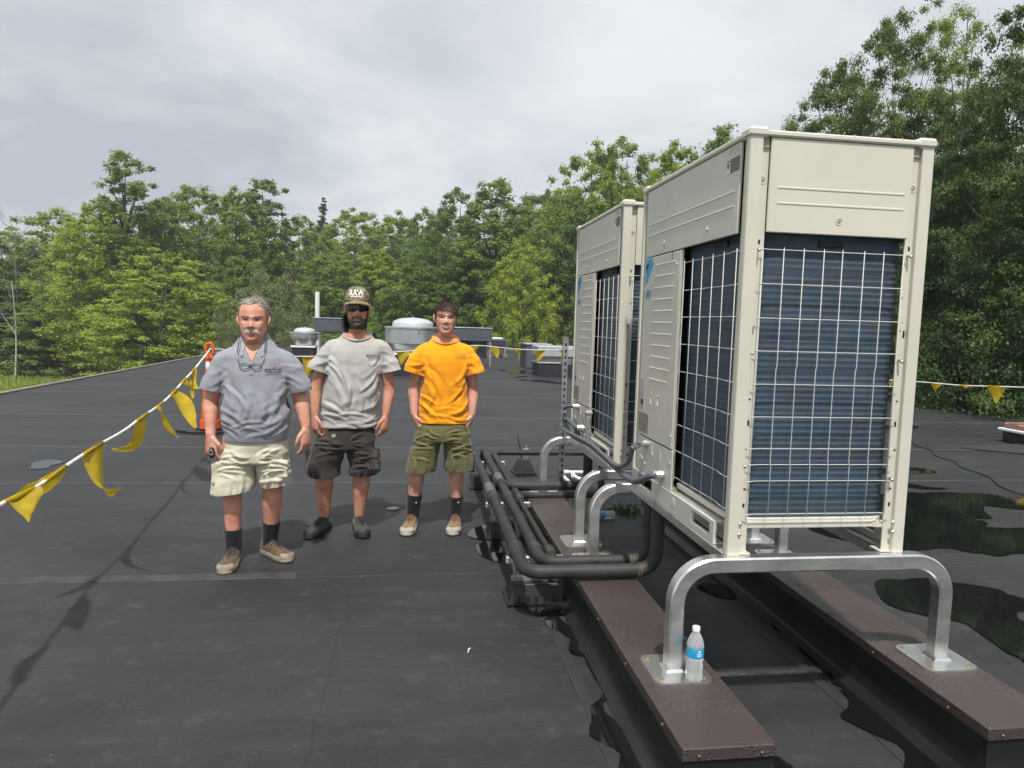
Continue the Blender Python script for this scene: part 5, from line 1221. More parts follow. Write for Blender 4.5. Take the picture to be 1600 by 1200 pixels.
def shirt_folds(sp):
    rs = np.random.RandomState(sp['seed'] + 70); z0 = sp['shirt'][0][0]; cx = sp['shirt'][3][1]; rx = sp['shirt'][3][2]; zs = sp['shirt'][6][0]; S = []
    for sx in (-1, 1):
        for k in range(4): S.append((cx + sx * (rx - .02), zs - .03 - .05 * k + rs.normal() * .012, cx + sx * (rx - .10 - .02 * k + rs.normal() * .03), zs - .17 - .06 * k + rs.normal() * .03, .010 + .008 * rs.rand(), .004 + .006 * rs.rand()))
        for k in range(4): S.append((cx + sx * (rx + .01), z0 + .22 - .05 * k + rs.normal() * .02, cx + sx * (.02 + .10 * rs.rand()), z0 + .11 - .025 * k + rs.normal() * .02, .009 + .008 * rs.rand(), .004 + .006 * rs.rand()))
        for k in range(3): e = sp['sleeves'][0 if sx < 0 else 1]['p']; S.append((e[1][0] - sx * .02, e[1][2] - .03 - .045 * k + rs.normal() * .015, e[3][0] + sx * .03, e[3][2] + .06 - .05 * k + rs.normal() * .02, .009 + .006 * rs.rand(), .0025 + .003 * rs.rand()))
    for k in range(9): x = cx + rs.uniform(-.15, .15); S.append((x, zs - .15 + rs.normal() * .05, x + rs.normal() * .04, z0 + .10 + rs.rand() * .08, .012 + .009 * rs.rand(), .003 + .005 * rs.rand()))
    for k in range(4): z = z0 + .03 + .03 * k; S.append((cx - .15 + rs.rand() * .1, z + rs.normal() * .01, cx + .05 + rs.rand() * .12, z + rs.normal() * .03, .010, .0035))
    return S
def short_folds(sp):
    rs = np.random.RandomState(sp['seed'] + 90); S = []; zc_ = sp['shorts'][0][0]; cx = sp['shorts'][1][1]
    for sx, sl in ((-1, sp['short_legs'][0]), (1, sp['short_legs'][1])):
        h = sl['p'][-1]
        for k in range(4): S.append((cx + sx * .015, zc_ + .05 - .012 * k, cx + sx * (.12 + .03 * rs.rand()), zc_ + .10 - .035 * k + rs.normal() * .01, .008 + .003 * rs.rand(), .009))
        for k in range(6): z = h[2] + .04 + (zc_ - h[2]) * rs.rand(); S.append((h[0] - .10 + .05 * rs.rand(), z, h[0] + .03 + .08 * rs.rand(), z + rs.normal() * .025, .007 + .003 * rs.rand(), .0075))
        for k in range(3): x = h[0] + rs.uniform(-.08, .08); S.append((x, h[2] + .14, x + rs.normal() * .015, h[2] - .01, .012, .007))
    return S
def bvh_of(me):
    return BVHTree.FromPolygons([v.co for v in me.vertices], [tuple(p.vertices) for p in me.polygons])
def decal(name, pts, faces, bvh, mt, parent, off=.003):
    """flat print laid onto the front of a garment; pts are (x,z)"""
    V = []
    for x, z in pts:
        h = bvh.ray_cast(Vector((x, -1.0, z)), Vector((0, 1, 0)))
        V.append((x, (h[0].y if h[0] else -.15) - off, z))
    m = MB(); m.add(V, faces); return m.build(name, mt, parent)
def mark(x0, x1, z0, z1, n=5):
    P = []; F = []
    for i in range(n + 1): P += [(x0 + (x1 - x0) * i / n, z0), (x0 + (x1 - x0) * i / n, z1)]
    for i in range(n): F.append((2 * i, 2 * i + 2, 2 * i + 3, 2 * i + 1))
    return P, F
def crease(me, amp, seed, fn=None, base=.5):
    V, N = get_vn(me); w = vnoise(V * np.array([3, 3, 3]), seed + 9) * .05
    f1 = ridge(vnoise(np.column_stack([V[:, 0] * 7 + w * 9, V[:, 1] * 6, V[:, 2] * 3.2]), seed)); f2 = ridge(vnoise(np.column_stack([V[:, 0] * 3.4 + V[:, 2] * 4, V[:, 1] * 4, V[:, 2] * 11 - V[:, 0] * 3 + w * 12]), seed + 1)); f3 = vnoise(V * 22, seed + 2)
    wt = base if fn is None else fn(V); d = amp * (wt * (.55 * f1 + .6 * f2) + .12 * f3) - amp * .15
    set_v(me, V + N * d[:, None])
def cloth(name, col, rough=.85, noise_=.12, col2=None, nscale=14):
    m = mat(name, col, rough, spec=.2, noise=0 if col2 else noise_, col2=col2, nscale=nscale, bump=.05, bscale=300, detail=6)
    m.node_tree.nodes['Principled BSDF'].inputs['Sheen Weight'].default_value = .15; return m

def build_person(sp):
    rs = np.random.RandomState(sp['seed']); root = empty('person', sp['loc'], sp.get('rz', 0)); tag(root, sp['label'], 'person')
    # --- body: torso, limbs, hands grown into one surface
    mb = MB(); mb.loft([sring(z, cx, rx * .9, yf * .88, yb * .88, 2.2) for (z, cx, rx, yf, yb, *_) in sp['shirt'][:-1]])
    for a in sp['arms']:
        mb.tube(spline([a['sh'], tuple((np.array(a['sh']) * .5 + np.array(a['el']) * .5)), a['el'], tuple(np.array(a['el']) * .6 + np.array(a['wr']) * .4), a['wr']], 4), list(np.interp(np.linspace(0, 1, 17), [0, .25, .45, .55, .68, 1], a['r'])), 14)
        hand(mb, a['wr'], a['hd'], a['ac'], a['nb'], a['curl'], a.get('tc', .4), a.get('hs', 1.0))
    for l in sp['legs']:
        mb.tube(spline(l['p'], 5), list(np.interp(np.linspace(0, 1, 5 * (len(l['p']) - 1) + 1), np.linspace(0, 1, len(l['p'])), l['r'])), 16)
    body = remesh(mb, .0052, 5)
    P, hs = head_grid(sp['head']); nr, na, _ = P.shape; hd = sp['head']
    hb = MB(); hb.add(P.reshape(-1, 3), grid_faces(nr, na))
    Hh = hd['ztop'] - hd['zchin']
    Rr = Matrix.Rotation(hd.get('yaw', 0), 3, 'Z')
    for sx in (-1, 1):   # ears
        rings = []; zc = hd['zchin'] + .47 * Hh
        for t, wd, th in ((0, .010, .006), (.2, .017, .008), (.5, .020, .0085), (.8, .014, .007), (1, .005, .004)):
            c = np.array(Rr @ Vector((sx * hd['w'] * (.985 + .14 * math.sin(t * 2.2)), .004 - .012 * (1 - t), 0))) + np.array([hd['x'], hd['y'], zc + (.5 - t) * -.064])
            rings.append([c + np.array(Rr @ Vector((th * math.sin(q) * sx, wd * math.cos(q), 0))) for q in np.linspace(0, 2 * math.pi, 11)[:-1]])
        hb.loft(rings)
    bm = bmesh.new(); bm.from_mesh(body); hm = mesh_np('h', hb.v, hb.f); bm.from_mesh(hm)
    if 'vpatch' in sp: pass
    bm.to_mesh(body); bm.free(); body.materials.clear()
    bo = link('body', body, sp['skin'], root, smooth=True)
    # --- face details
    ex = .0335; 
    for sx in (-1, 1):
        if not sp.get('shades'):
            p, n, i, j = head_pt(P, hs, .508, sx * ex); m = MB(); m.ellipsoid(p - np.array(n) * .0 + np.array([0, .004, 0]), (.0145, .0085, .0055 if sp.get('squint') else .007), 12, 8); eo = m.build('eye', M_sclera, root, smooth=True)
            m = MB(); m.ellipsoid(p + np.array([0, -.0025, 0]), (.0058, .004, .0050), 10, 6); m.build('iris', M_iris, eo, smooth=True)
            m = MB(); m.tube([p + np.array((sx * -.016, -.001, -.001)), p + np.array((sx * -.006, -.0055, .0055)), p + np.array((sx * .006, -.005, .0055)), p + np.array((sx * .016, .002, .0))], [.0022, .0034, .0034, .002], 6); m.build('eyelid', sp['lid'], eo, smooth=True)
            sel = np.zeros(P.shape[:2], bool)
            hh = np.repeat(hs[:, None], na, 1); xx = P[..., 0] - hd['x']; fr = P[..., 1] < hd['y'] - .03
            sel = (np.abs(hh - .588 + 28 * (sx * xx - .032) ** 2) < .011) & (np.abs(sx * xx - .034) < .023) & fr
            pr, nn = surf_samples(P, hs, sel, 70, rs); V, F = strands(pr, nn, np.tile([sx * 1.0, 0, .1], (len(pr), 1)), .010, .0026, .0012, rs, 2, .15); link('eyebrow', mesh_np('eyebrow', V, F), sp['brow'], root)
    mw = .031 if sp.get('teeth') else .025
    def lipline(h0, k, w=mw):
        o = []
        for x in np.linspace(-w, w, 9):
            p, n, i, j = head_pt(P, hs, h0 + sp.get('smile', 0) * (abs(x) / w) ** 2 * k, x); o.append(p + np.array([0, -.0022, 0]))
        return o
    m = MB(); m.tube(lipline(.207, .035), [.001, .0026, .003, .0032, .0032, .0032, .003, .0026, .001], 6); m.build('mouth', sp['lip'], root, smooth=True)
    if sp.get('teeth'):
        tl = lipline(.207, .03, mw * .82); tu = lipline(.236, .02, mw * .82)
        m = MB(); m.tube([np.array([p[0], min(p[1], q_[1]) - .0012, p[2] - .0012]) for p, q_ in zip(tl, tu)], [.0006, .0024, .0032, .0036, .0036, .0036, .0032, .0024, .0006], 6); m.build('teeth', M_teeth, root, smooth=True)
        for h0 in (.240, .172): m = MB(); m.tube(lipline(h0, .012 if h0 > .2 else .045, mw * .92), [.001, .0024, .0032, .0034, .0030, .0034, .0032, .0024, .001], 6); m.build('lip', sp['lip'], root, smooth=True)
    else:
        m = MB(); m.tube([p + np.array([0, .001, 0]) for p in lipline(.178, .02, mw * .8)], [.001, .003, .0042, .0046, .0046, .0046, .0042, .003, .001], 6); m.build('lip', sp['lip'], root, smooth=True)
    # --- hair
    hh = np.repeat(hs[:, None], na, 1); X = P[..., 0] - hd['x']; Y = P[..., 1] - hd['y']
    for (nm, selfn, cnt, ln, wd, lift, dirfn, mt, shell) in sp['hair']:
        sel = selfn(hh, X, Y)
        if shell:
            idx = np.where(sel); Vs = P + 0; nrm = np.zeros_like(P); nrm[1:-1] = np.cross(np.roll(P, -1, 1)[1:-1] - np.roll(P, 1, 1)[1:-1], P[2:] - P[:-2]); nrm /= np.linalg.norm(nrm, axis=2)[..., None] + 1e-9; nrm[-1] = (0, 0, 1)
            q = Vs + nrm * shell * (.8 + .4 * vnoise(Vs.reshape(-1, 3) * 60, 3).reshape(P.shape[:2])[..., None]); m = MB(); fcs = []
            for i in range(nr - 1):
                for j in range(na):
                    if sel[i, j] and sel[i + 1, j] and sel[i, (j + 1) % na] and sel[i + 1, (j + 1) % na]: fcs.append((i * na + j, i * na + (j + 1) % na, (i + 1) * na + (j + 1) % na, (i + 1) * na + j))
            if sel[-1].all(): fcs.append(tuple((nr - 1) * na + j for j in range(na)))
            m.add(q.reshape(-1, 3), fcs); o = m.build(nm, mt, root, smooth=True); bmm = bmesh.new(); bmm.from_mesh(o.data); bmesh.ops.delete(bmm, geom=[v for v in bmm.verts if not v.link_faces], context='VERTS'); 
        else: bmm = bmesh.new(); o = None
        pr, nn = surf_samples(P, hs, sel, cnt, rs); V, F = strands(pr, nn, dirfn(pr - np.array([hd['x'], hd['y'], hd['zchin']]), nn), ln, wd, lift, rs)
        sm_ = mesh_np(nm, V, F); bmm.from_mesh(sm_)
        if o is None: o = link(nm, sm_, mt, root)
        else: bmm.to_mesh(o.data)
        bmm.free()
    # --- shirt
    mb = MB(); mb.loft([sring(z, cx, rx, yf, yb, *(rest or (2.35,))) for (z, cx, rx, yf, yb, *rest) in sp['shirt']])
    for s in sp['sleeves']:
        mb.tube(spline(s['p'], 5), list(np.interp(np.linspace(0, 1, 5 * (len(s['p']) - 1) + 1), np.linspace(0, 1, len(s['p'])), s['r'])), 18)
    sm = remesh(mb, .0065, 7); zh = sp['shirt'][0][0]
    crease(sm, sp['crease'], sp['seed'], lambda V: np.clip(.28 + .38 * np.clip(1 - (V[:, 2] - zh) / .28, 0, 1) + .55 * np.clip((np.abs(V[:, 0] - sp['shirt'][3][1]) - .13) / .1, 0, 1), 0, 1.3))
    folds(sm, shirt_folds(sp)); cut(sm, (0, 0, zh + .012), (0, 0, -1))
    for s in sp['sleeves']:
        e0 = np.array(s['p'][-1]); d0 = e0 - np.array(s['p'][-2]); d0 /= np.linalg.norm(d0); cut(sm, tuple(e0 - d0 * .014), tuple(d0), .13)
    sm.materials.clear(); so = link('shirt', sm, sp['shirt_mat'], root, smooth=True)
    # --- shorts
    mb = MB(); mb.loft([sring(z, cx, rx, yf, yb, 2.5) for (z, cx, rx, yf, yb) in sp['shorts']])
    for s in sp['short_legs']:
        pts = s['p']; m2 = spline(pts, 5); rr = np.interp(np.linspace(0, 1, len(m2)), np.linspace(0, 1, len(pts)), s['rx']); ry = np.interp(np.linspace(0, 1, len(m2)), np.linspace(0, 1, len(pts)), s['ry'])
        mb.loft([[(p[0] + a * math.cos(q), p[1] + b * math.sin(q), p[2]) for q in np.linspace(0, 2 * math.pi, 23)[:-1]] for p, a, b in zip(m2, rr, ry)])
    for pk in sp.get('pockets', ()):
        mb.loft([[(pk[0] + pk[3] * u * k_, pk[1] + .012 * v * k_, pk[2] + pk[4] * (t - .5)) for u, v in ((-1, -1), (1, -1), (1, 1), (-1, 1))] for t, k_ in ((0, .9), (.1, 1), (.9, 1), (1, .9))])
    pm = remesh(mb, .0065, 6); crease(pm, sp['crease_s'], sp['seed'] + 40, lambda V: .75 + 0 * V[:, 0]); folds(pm, short_folds(sp)); ea, eb = (np.array(s['p'][-1]) for s in sp['short_legs']); nv = np.array([(eb - ea)[2], 0, -(eb - ea)[0]]); nv /= np.linalg.norm(nv); nv = nv if nv[2] < 0 else -nv; cut(pm, tuple((ea + eb) / 2 + np.array([0, 0, .013])), tuple(nv))
    pm.materials.clear(); po = link('shorts', pm, sp['shorts_mat'], root, smooth=True)
    # --- socks and shoes
    for l in sp['legs']:
        if l.get('sock'):
            z0, z1, r0, r1 = l['sock']; an = np.array(l['p'][-1]); kn = np.array(l['p'][-2]); m = MB(); pts = []
            for z in np.linspace(z0, z1, 6): t = (z - an[2]) / (kn[2] - an[2]); pts.append((an + (kn - an) * t) * np.array([1, 1, 0]) + np.array([0, 0, z]))
            m.tube(pts, list(np.linspace(r0, r1, 6)), 14); m.build('sock', sp['sock_mat'], root, smooth=50)
        shoe(root, l['shoe'][:3], l['shoe'][3], *sp['shoe_mats'])
    return dict(root=root, body=bo, shirt=so, shorts=po, P=P, hs=hs, hd=hd, sb=bvh_of(so.data))
M_sclera = mat('eye_white', (.42, .38, .36), .3); M_iris = mat('iris_dark', (.03, .022, .018), .2); M_teeth = mat('teeth', (.66, .62, .56), .3)
LIDM = mat('eyelid_skin', (.36, .17, .11), .5)

# ---------------- man in the grey polo
grey_h = mat('hair_grey', (.235, .215, .19), .6, noise=.35, nscale=60); white_h = mat('hair_white', (.46, .44, .40), .6, noise=.2, nscale=60)
A = dict(seed=3, loc=(-2.268, 2.13, .0), rz=R(4), label='older man with white moustache in grey polo shirt and cream shorts, on the left', skin=skin_mat('skin_ruddy', (.68, .36, .265), (.54, .235, .16)), lid=mat('lid_ruddy', (.36, .15, .10), .5), lip=mat('lip_ruddy', (.33, .12, .10), .5),
    brow=grey_h, squint=True, smile=-.25,
    head=dict(x=.0, y=-.035, zchin=1.445, ztop=1.712, w=.086, d=.212, nose=.006, cheek=.006, lean=.05, pitch=R(3), neckw=1.12),
    shirt=[(.795, .012, .196, .155, .13), (.85, .012, .203, .172, .135), (.93, .012, .212, .188, .135), (1.02, .010, .212, .186, .135), (1.12, .008, .205, .170, .135), (1.21, .004, .200, .152, .132), (1.28, 0, .196, .140, .128), (1.34, 0, .19, .120, .118), (1.385, 0, .155, .102, .108), (1.43, 0, .118, .09, .10, 2.2, .25), (1.468, 0, .092, .084, .09, 2.1, .45)],
    sleeves=[dict(p=[(-.10, .0, 1.365), (-.170, 0, 1.315), (-.216, -.003, 1.24), (-.246, -.006, 1.165), (-.258, -.008, 1.108)], r=[.052, .068, .074, .074, .078]), dict(p=[(.10, .0, 1.365), (.18, 0, 1.318), (.237, -.003, 1.24), (.275, -.006, 1.165), (.288, -.008, 1.103)], r=[.052, .068, .074, .072, .074])],
    arms=[dict(sh=(-.19, 0, 1.31), el=(-.268, .0, 1.05), wr=(-.256, -.075, .838), hd=(.04, -.10, -1), ac=(.75, -.62, 0), nb=(-.62, -.75, 0), curl=.75, tc=.55, hs=1.22, r=[.060, .057, .047, .049, .047, .030]),
          dict(sh=(.20, 0, 1.31), el=(.287, .0, 1.06), wr=(.325, -.06, .885), hd=(.03, -.10, -1), ac=(-.60, -.8, 0), nb=(.8, -.6, 0), curl=.42, tc=.3, hs=1.18, r=[.060, .057, .046, .049, .047, .030])],
    legs=[dict(p=[(-.10, 0, .80), (-.13, -.01, .62), (-.138, -.03, .47), (-.136, -.035, .36), (-.132, -.045, .10)], r=[.10, .082, .058, .060, .036], sock=(.075, .215, .050, .056), shoe=(-.127, -.075, .004, R(-4))),
          dict(p=[(.10, 0, .80), (.11, 0, .62), (.108, .0, .47), (.104, .02, .37), (.082, .07, .10)], r=[.10, .085, .064, .066, .038], sock=(.075, .235, .050, .060), shoe=(.088, .05, .004, R(40)))],
    shorts=[(.66, .01, .188, .135, .135), (.72, .01, .198, .145, .14), (.79, .012, .190, .138, .125), (.88, .012, .170, .12, .10)],
    short_legs=[dict(p=[(-.102, 0, .74), (-.118, -.01, .62), (-.137, -.025, .455)], rx=[.105, .118, .137], ry=[.13, .132, .130]), dict(p=[(.102, 0, .74), (.114, 0, .62), (.130, .005, .487)], rx=[.105, .104, .103], ry=[.13, .128, .122])],
    pockets=[(-.20, -.10, .60, .045, .13), (.17, -.105, .62, .045, .12)],
    crease=.013, crease_s=.016, shirt_mat=cloth('polo_grey', (.275, .284, .322), .8, .08), shorts_mat=cloth('shorts_cream', (.57, .545, .425), .85, .10), sock_mat=cloth('sock_navy', (.012, .013, .019), .9), shoe_mats=(cloth('shoe_tan', (.075, .046, .03), .8, col2=(.135, .092, .058), nscale=40), mat('sole_beige', (.30, .26, .19), .7, noise=.2, nscale=20), mat('lace_dark', (.05, .04, .03), .8)),
    hair=[('hair', lambda h, X, Y: (h > .785 + np.clip(-Y - .01, 0, 1) * 1.25 + .04 * np.sin(X * 90) * (Y < -.03) + .25 * np.clip(np.abs(X) - .035, 0, 1) * (Y < -.03)) | ((h > .46) & (Y > -.012) & (h <= .9)) | ((h > .58) & (Y > -.05) & (np.abs(X) > .05)), 2600, .034, .0042, .002, lambda p, n: np.column_stack([np.sign(p[:, 0] + .02) * .5, p[:, 1] * 0 + .8, -.35 + 0 * p[:, 0]]), grey_h, .0045),
          ('moustache', lambda h, X, Y: (np.abs(h - (.272 - np.abs(X) * .75)) < .028) & (np.abs(X) < .034) & (Y < -.05), 380, .012, .0040, .003, lambda p, n: np.column_stack([np.sign(p[:, 0]) * .8, 0 * p[:, 0], -.7 + 0 * p[:, 0]]), white_h, 0)])
pa = build_person(A)
M_polo = A['shirt_mat']
def collar_flap(sx):
    m = MB(); rings = []
    for t in np.linspace(0, 1, 8):
        a = R(160) * t - R(8); ang = math.pi / 2 - sx * a   # from nape round to the front
        x, y = .090 * math.cos(ang) , .092 * math.sin(ang) * 1.0 - .004
        zt = 1.487 - .075 * t ** 1.5; drop = .042 + .022 * t
        rings.append([(x * .93, y * .93, zt), (x * 1.02, y * 1.04, zt + .006), (x * 1.20, y * 1.14 - .006 * t, zt - drop * .55), (x * 1.34, y * 1.24 - .02 * t, zt - drop)])
    m.loft(rings, cap=False, closed=False); return m.build('collar', mat('polo_collar', (.27, .30, .315), .8, noise=.06), pa['shirt'], smooth=True)
collar_flap(1); collar_flap(-1)
P_ = [(-.05, 1.43), (.05, 1.43), (.004, 1.315), (0, 1.43)]; decal('open_neck', [(-.055, 1.435), (0, 1.435), (.055, 1.435), (.028, 1.375), (.002, 1.315), (-.028, 1.375), (0, 1.375)], [(0, 1, 6, 5), (1, 2, 3, 6), (6, 3, 4), (5, 6, 4)], pa['sb'], A['skin'], pa['shirt'], .005)
decal('placket', *mark(-.014, .018, 1.235, 1.315), pa['sb'], M_polo, pa['shirt'], .004)
for z in (1.245, 1.265):
    decal('button', [(-.004, z), (.007, z), (.007, z + .006), (-.004, z + .006)], [(0, 1, 2, 3)], pa['sb'], mat('button', (.36, .36, .38), .4), pa['shirt'], .007)
M_prn = mat('print_dark', (.045, .045, .06), .7); M_prr = mat('print_red', (.50, .20, .17), .7)
def logo(sb, par, x, z, w, m1, m2=None):
    """small company print on the chest: too small to read, three rows of broken strokes and a swoosh"""
    rr = random.Random(int(w * 9999))
    for zz, hgt, x0, x1 in ((z + .020, .0085, x + w * .16, x + w), (z + .004, .0085, x + w * .10, x + w * .95), (z - .009, .004, x, x + w)):
        q = x0
        while q < x1 - .004:
            l = rr.uniform(.003, .010); decal('print_stroke', *mark(q, min(q + l, x1), zz, zz + hgt * rr.uniform(.7, 1), 1), sb, m1, par, .0035); q += l + .0022
    decal('print_swoosh', [(x - w * .05, z + .012), (x + w * .12, z + .020), (x + w * .10, z + .027), (x - w * .02, z + .028)], [(0, 1, 2, 3)], sb, m1, par, .0035)
    if m2: decal('print_accent', *mark(x + w * .48, x + w * .68, z + .035, z + .046, 2), sb, m2, par, .0035)
logo(pa['sb'], pa['shirt'], .085, 1.245, .095, M_prn, M_prr)
decal('fly_seam', *mark(.012, .016, .67, .79, 1), bvh_of(pa['shorts'].data), mat('seam_cream', (.40, .38, .30), .9), pa['shorts'], .002)
# reading glasses on a cord
bvs = pa['sb']; ga = empty('eyeglasses', (A['loc'][0], A['loc'][1], 1.27), A['rz']); M_frame = mat('glasses_frame', (.02, .02, .03), .25)
def chest(x, z, off): 
    h = bvs.ray_cast(Vector((x, -1, z)), Vector((0, 1, 0))); return np.array((x, (h[0].y if h[0] else -.12) - off, z - 1.27))
for sx in (-1, 1):
    m = MB(); m.tube([chest(-.004 + sx * .034 + .031 * math.cos(q), 1.288 + .017 * math.sin(q), .012) for q in np.linspace(0, 2 * math.pi, 25)], .0026, 6, False); m.build('lens_rim', M_frame, ga, smooth=True)
    m = MB(); m.tube([chest(-.004 + sx * .066, 1.298, .011), chest(-.004 + sx * .078, 1.33, .010), chest(-.004 + sx * .082, 1.375, .012)], .0026, 6); m.build('temple_arm', mat('glasses_temple', (.30, .29, .28), .3, metal=.5), ga, smooth=True)
    m = MB(); m.tube([chest(-.004 + sx * .082, 1.372, .012), np.array((sx * .080, -.115, .15)), np.array((sx * .080, -.070, .20)), np.array((sx * .074, -.02, .225))], .0028, 6); m.build('cord', M_frame, ga, smooth=True)
m = MB(); m.tube([chest(-.012, 1.292, .013), chest(-.004, 1.296, .014), chest(.004, 1.292, .013)], .0026, 6); m.build('bridge', M_frame, ga)
tag(ga, 'folded reading glasses hanging on a neck cord over the grey polo', 'glasses')
e = empty('pocket_tool', (A['loc'][0] - .232, A['loc'][1] - .135, .735)); m = MB(); m.ellipsoid((0, 0, 0), (.020, .030, .037), 14, 10); m.build('case', M_rub, e, smooth=True)
m = MB(); m.tube([(.002 + .012 * math.cos(q), -.027, .006 + .014 * math.sin(q)) for q in np.linspace(0, 2 * math.pi, 13)], .003, 5, False); m.build('ring', M_steel, e); tag(e, 'small black rounded tool held in the hand of the older man', 'tool')

# ---------------- bearded man in the cap
dark_h = mat('hair_dark', (.035, .024, .018), .55, noise=.4, nscale=60); beard_m = mat('beard_grey', (.030, .023, .018), .65, col2=(.11, .105, .10), nscale=26)
def dirt(m):   # stains with a shape of their own on the tee
    return m
Bm = dict(seed=8, loc=(-1.676, 2.72, 0), rz=R(2), label='bearded man in camouflage cap, sunglasses, grey t-shirt and dark cargo shorts', skin=skin_mat('skin_tan', (.63, .325, .225), (.50, .225, .145)), lid=LIDM, lip=mat('lip_tan', (.30, .11, .09), .5), brow=dark_h, shades=True, smile=.6,
    head=dict(x=.008, y=-.03, zchin=1.545, ztop=1.808, w=.080, d=.205, nose=.004, lean=.05, pitch=R(1), yaw=R(4)),
    shirt=[(.790, -.042, .198, .135, .125), (.85, -.040, .200, .140, .125), (.95, -.034, .203, .148, .128), (1.06, -.026, .206, .148, .13), (1.18, -.015, .208, .145, .132), (1.29, -.006, .205, .138, .13), (1.36, 0, .195, .122, .122), (1.41, 0, .165, .105, .112), (1.455, .003, .130, .095, .102, 2.2, .25), (1.490, .006, .100, .090, .092, 2.1, .45), (1.500, .006, .090, .085, .088, 2.1, .5)],
    sleeves=[dict(p=[(-.10, 0, 1.42), (-.178, 0, 1.378), (-.230, 0, 1.305), (-.270, -.004, 1.255), (-.288, -.006, 1.205)], r=[.046, .061, .064, .063, .066]), dict(p=[(.10, 0, 1.42), (.182, 0, 1.378), (.232, 0, 1.305), (.256, -.004, 1.255), (.268, -.006, 1.205)], r=[.046, .061, .064, .065, .069])],
    arms=[dict(sh=(-.20, 0, 1.37), el=(-.290, .01, 1.075), wr=(-.290, -.04, .885), hd=(.02, -.08, -1), ac=(.6, -.8, 0), nb=(-.8, -.6, 0), curl=.5, hs=1.12, r=[.052, .049, .041, .045, .043, .027]),
          dict(sh=(.20, 0, 1.37), el=(.245, .01, 1.075), wr=(.222, -.045, .885), hd=(-.06, -.08, -1), ac=(-.62, -.78, 0), nb=(.78, -.62, 0), curl=.55, tc=.3, hs=1.12, r=[.052, .049, .041, .045, .042, .027])],
    legs=[dict(p=[(-.15, 0, .80), (-.185, 0, .62), (-.222, -.01, .45), (-.226, .0, .36), (-.228, .02, .10)], r=[.10, .085, .066, .068, .039], shoe=(-.232, -.01, .004, R(-24))),
          dict(p=[(.02, 0, .80), (.03, 0, .62), (.052, -.01, .45), (.046, .0, .36), (.032, .02, .10)], r=[.10, .085, .064, .067, .037], shoe=(.034, -.01, .004, R(12)))],
    shorts=[(.64, -.065, .19, .13, .135), (.70, -.062, .20, .14, .14), (.78, -.050, .185, .125, .12), (.86, -.045, .170, .11, .10)],
    short_legs=[dict(p=[(-.155, 0, .72), (-.20, 0, .60), (-.232, 0, .48), (-.222, 0, .415)], rx=[.115, .125, .125, .105], ry=[.13, .13, .128, .115]), dict(p=[(.03, 0, .72), (.045, 0, .60), (.062, 0, .48), (.058, 0, .425)], rx=[.105, .11, .107, .10], ry=[.13, .13, .128, .115])],
    pockets=[(-.335, 0.0, .55, .03, .17), (.158, 0.0, .55, .03, .17)],
    crease=.016, crease_s=.017, shirt_mat=cloth('tee_grey', (.47, .465, .455), .88, col2=(.39, .375, .352), nscale=4.5), shorts_mat=cloth('shorts_dark', (.058, .050, .047), .88, col2=(.040, .034, .033), nscale=4), sock_mat=cloth('sock_black', (.015, .015, .016), .9), shoe_mats=(cloth('shoe_black', (.022, .022, .022), .75, col2=(.075, .078, .065), nscale=45), mat('sole_black', (.02, .02, .02), .6), mat('lace_grey', (.03, .03, .03), .8)),
    hair=[('hair', lambda h, X, Y: (h > -.12) & (h < .62) & (Y > .035), 1600, .075, .0045, .010, lambda p, n: np.column_stack([np.sign(p[:, 0]) * .25, .2 + 0 * p[:, 0], -1 + 0 * p[:, 0]]), dark_h, .010),
          ('beard', lambda h, X, Y: ((h < .225 + 1.2 * np.clip(np.abs(X) - .05, 0, 1)) & (h > -.06) & (Y < -.005) & ~((np.abs(X) < .024) & (np.abs(h - .205) < .025))) | ((h < .42) & (h >= .2) & (np.abs(X) > .066) & (Y < .0)) | ((np.abs(h - .268) < .026) & (np.abs(X) < .036) & (Y < -.05)), 2400, .013, .0032, .0025, lambda p, n: np.column_stack([p[:, 0] * 2, -.1 + 0 * p[:, 0], -1 + 0 * p[:, 0]]), beard_m, .004)])
pb = build_person(Bm)
hd = Bm['head']; hx, hy = hd['x'], hd['y']; zt = hd['ztop']; zc = hd['zchin']; Hh = zt - zc
# hair showing past the neck on his right side
rs = np.random.RandomState(4); n = 500; th = rs.uniform(.2, 2.9, n); roots = np.column_stack([hx - .075 + .02 * rs.normal(size=n) * .5, hy + .02 + .035 * rs.rand(n), zc + Hh * rs.uniform(.02, .42, n)]); nn = np.tile([-1., .1, 0], (n, 1)); V, F = strands(roots, nn, np.tile([-.25, 0, -1.], (n, 1)), .07, .006, .012, rs); link('hair_lock', mesh_np('hair_lock', V, F), dark_h, pb['root'])
def camo():
    m = mat('camouflage', (.10, .085, .05), .85, bump=.15, bscale=300); t = m.node_tree; L = t.links; b = t.nodes['Principled BSDF']; tcn = t.nodes.new('ShaderNodeTexCoord'); n = t.nodes.new('ShaderNodeTexNoise'); n.inputs['Scale'].default_value = 26; n.inputs['Detail'].default_value = 2; n.inputs['Distortion'].default_value = .8; L.new(tcn.outputs['Object'], n.inputs['Vector'])
    rp = t.nodes.new('ShaderNodeValToRGB'); rp.color_ramp.interpolation = 'CONSTANT'; L.new(n.outputs[0], rp.inputs[0]); e = rp.color_ramp.elements; e[0].color = (.085, .075, .045, 1); e[1].position = .42; e[1].color = (.17, .17, .085, 1); q = e.new(.50); q.color = (.31, .24, .14, 1); q = e.new(.575); q.color = (.14, .10, .065, 1); q = e.new(.64); q.color = (.37, .31, .20, 1); L.new(rp.outputs[0], b.inputs['Base Color']); return m
M_camo = camo(); zb = zc + Hh * .69; m = MB(); rings = []
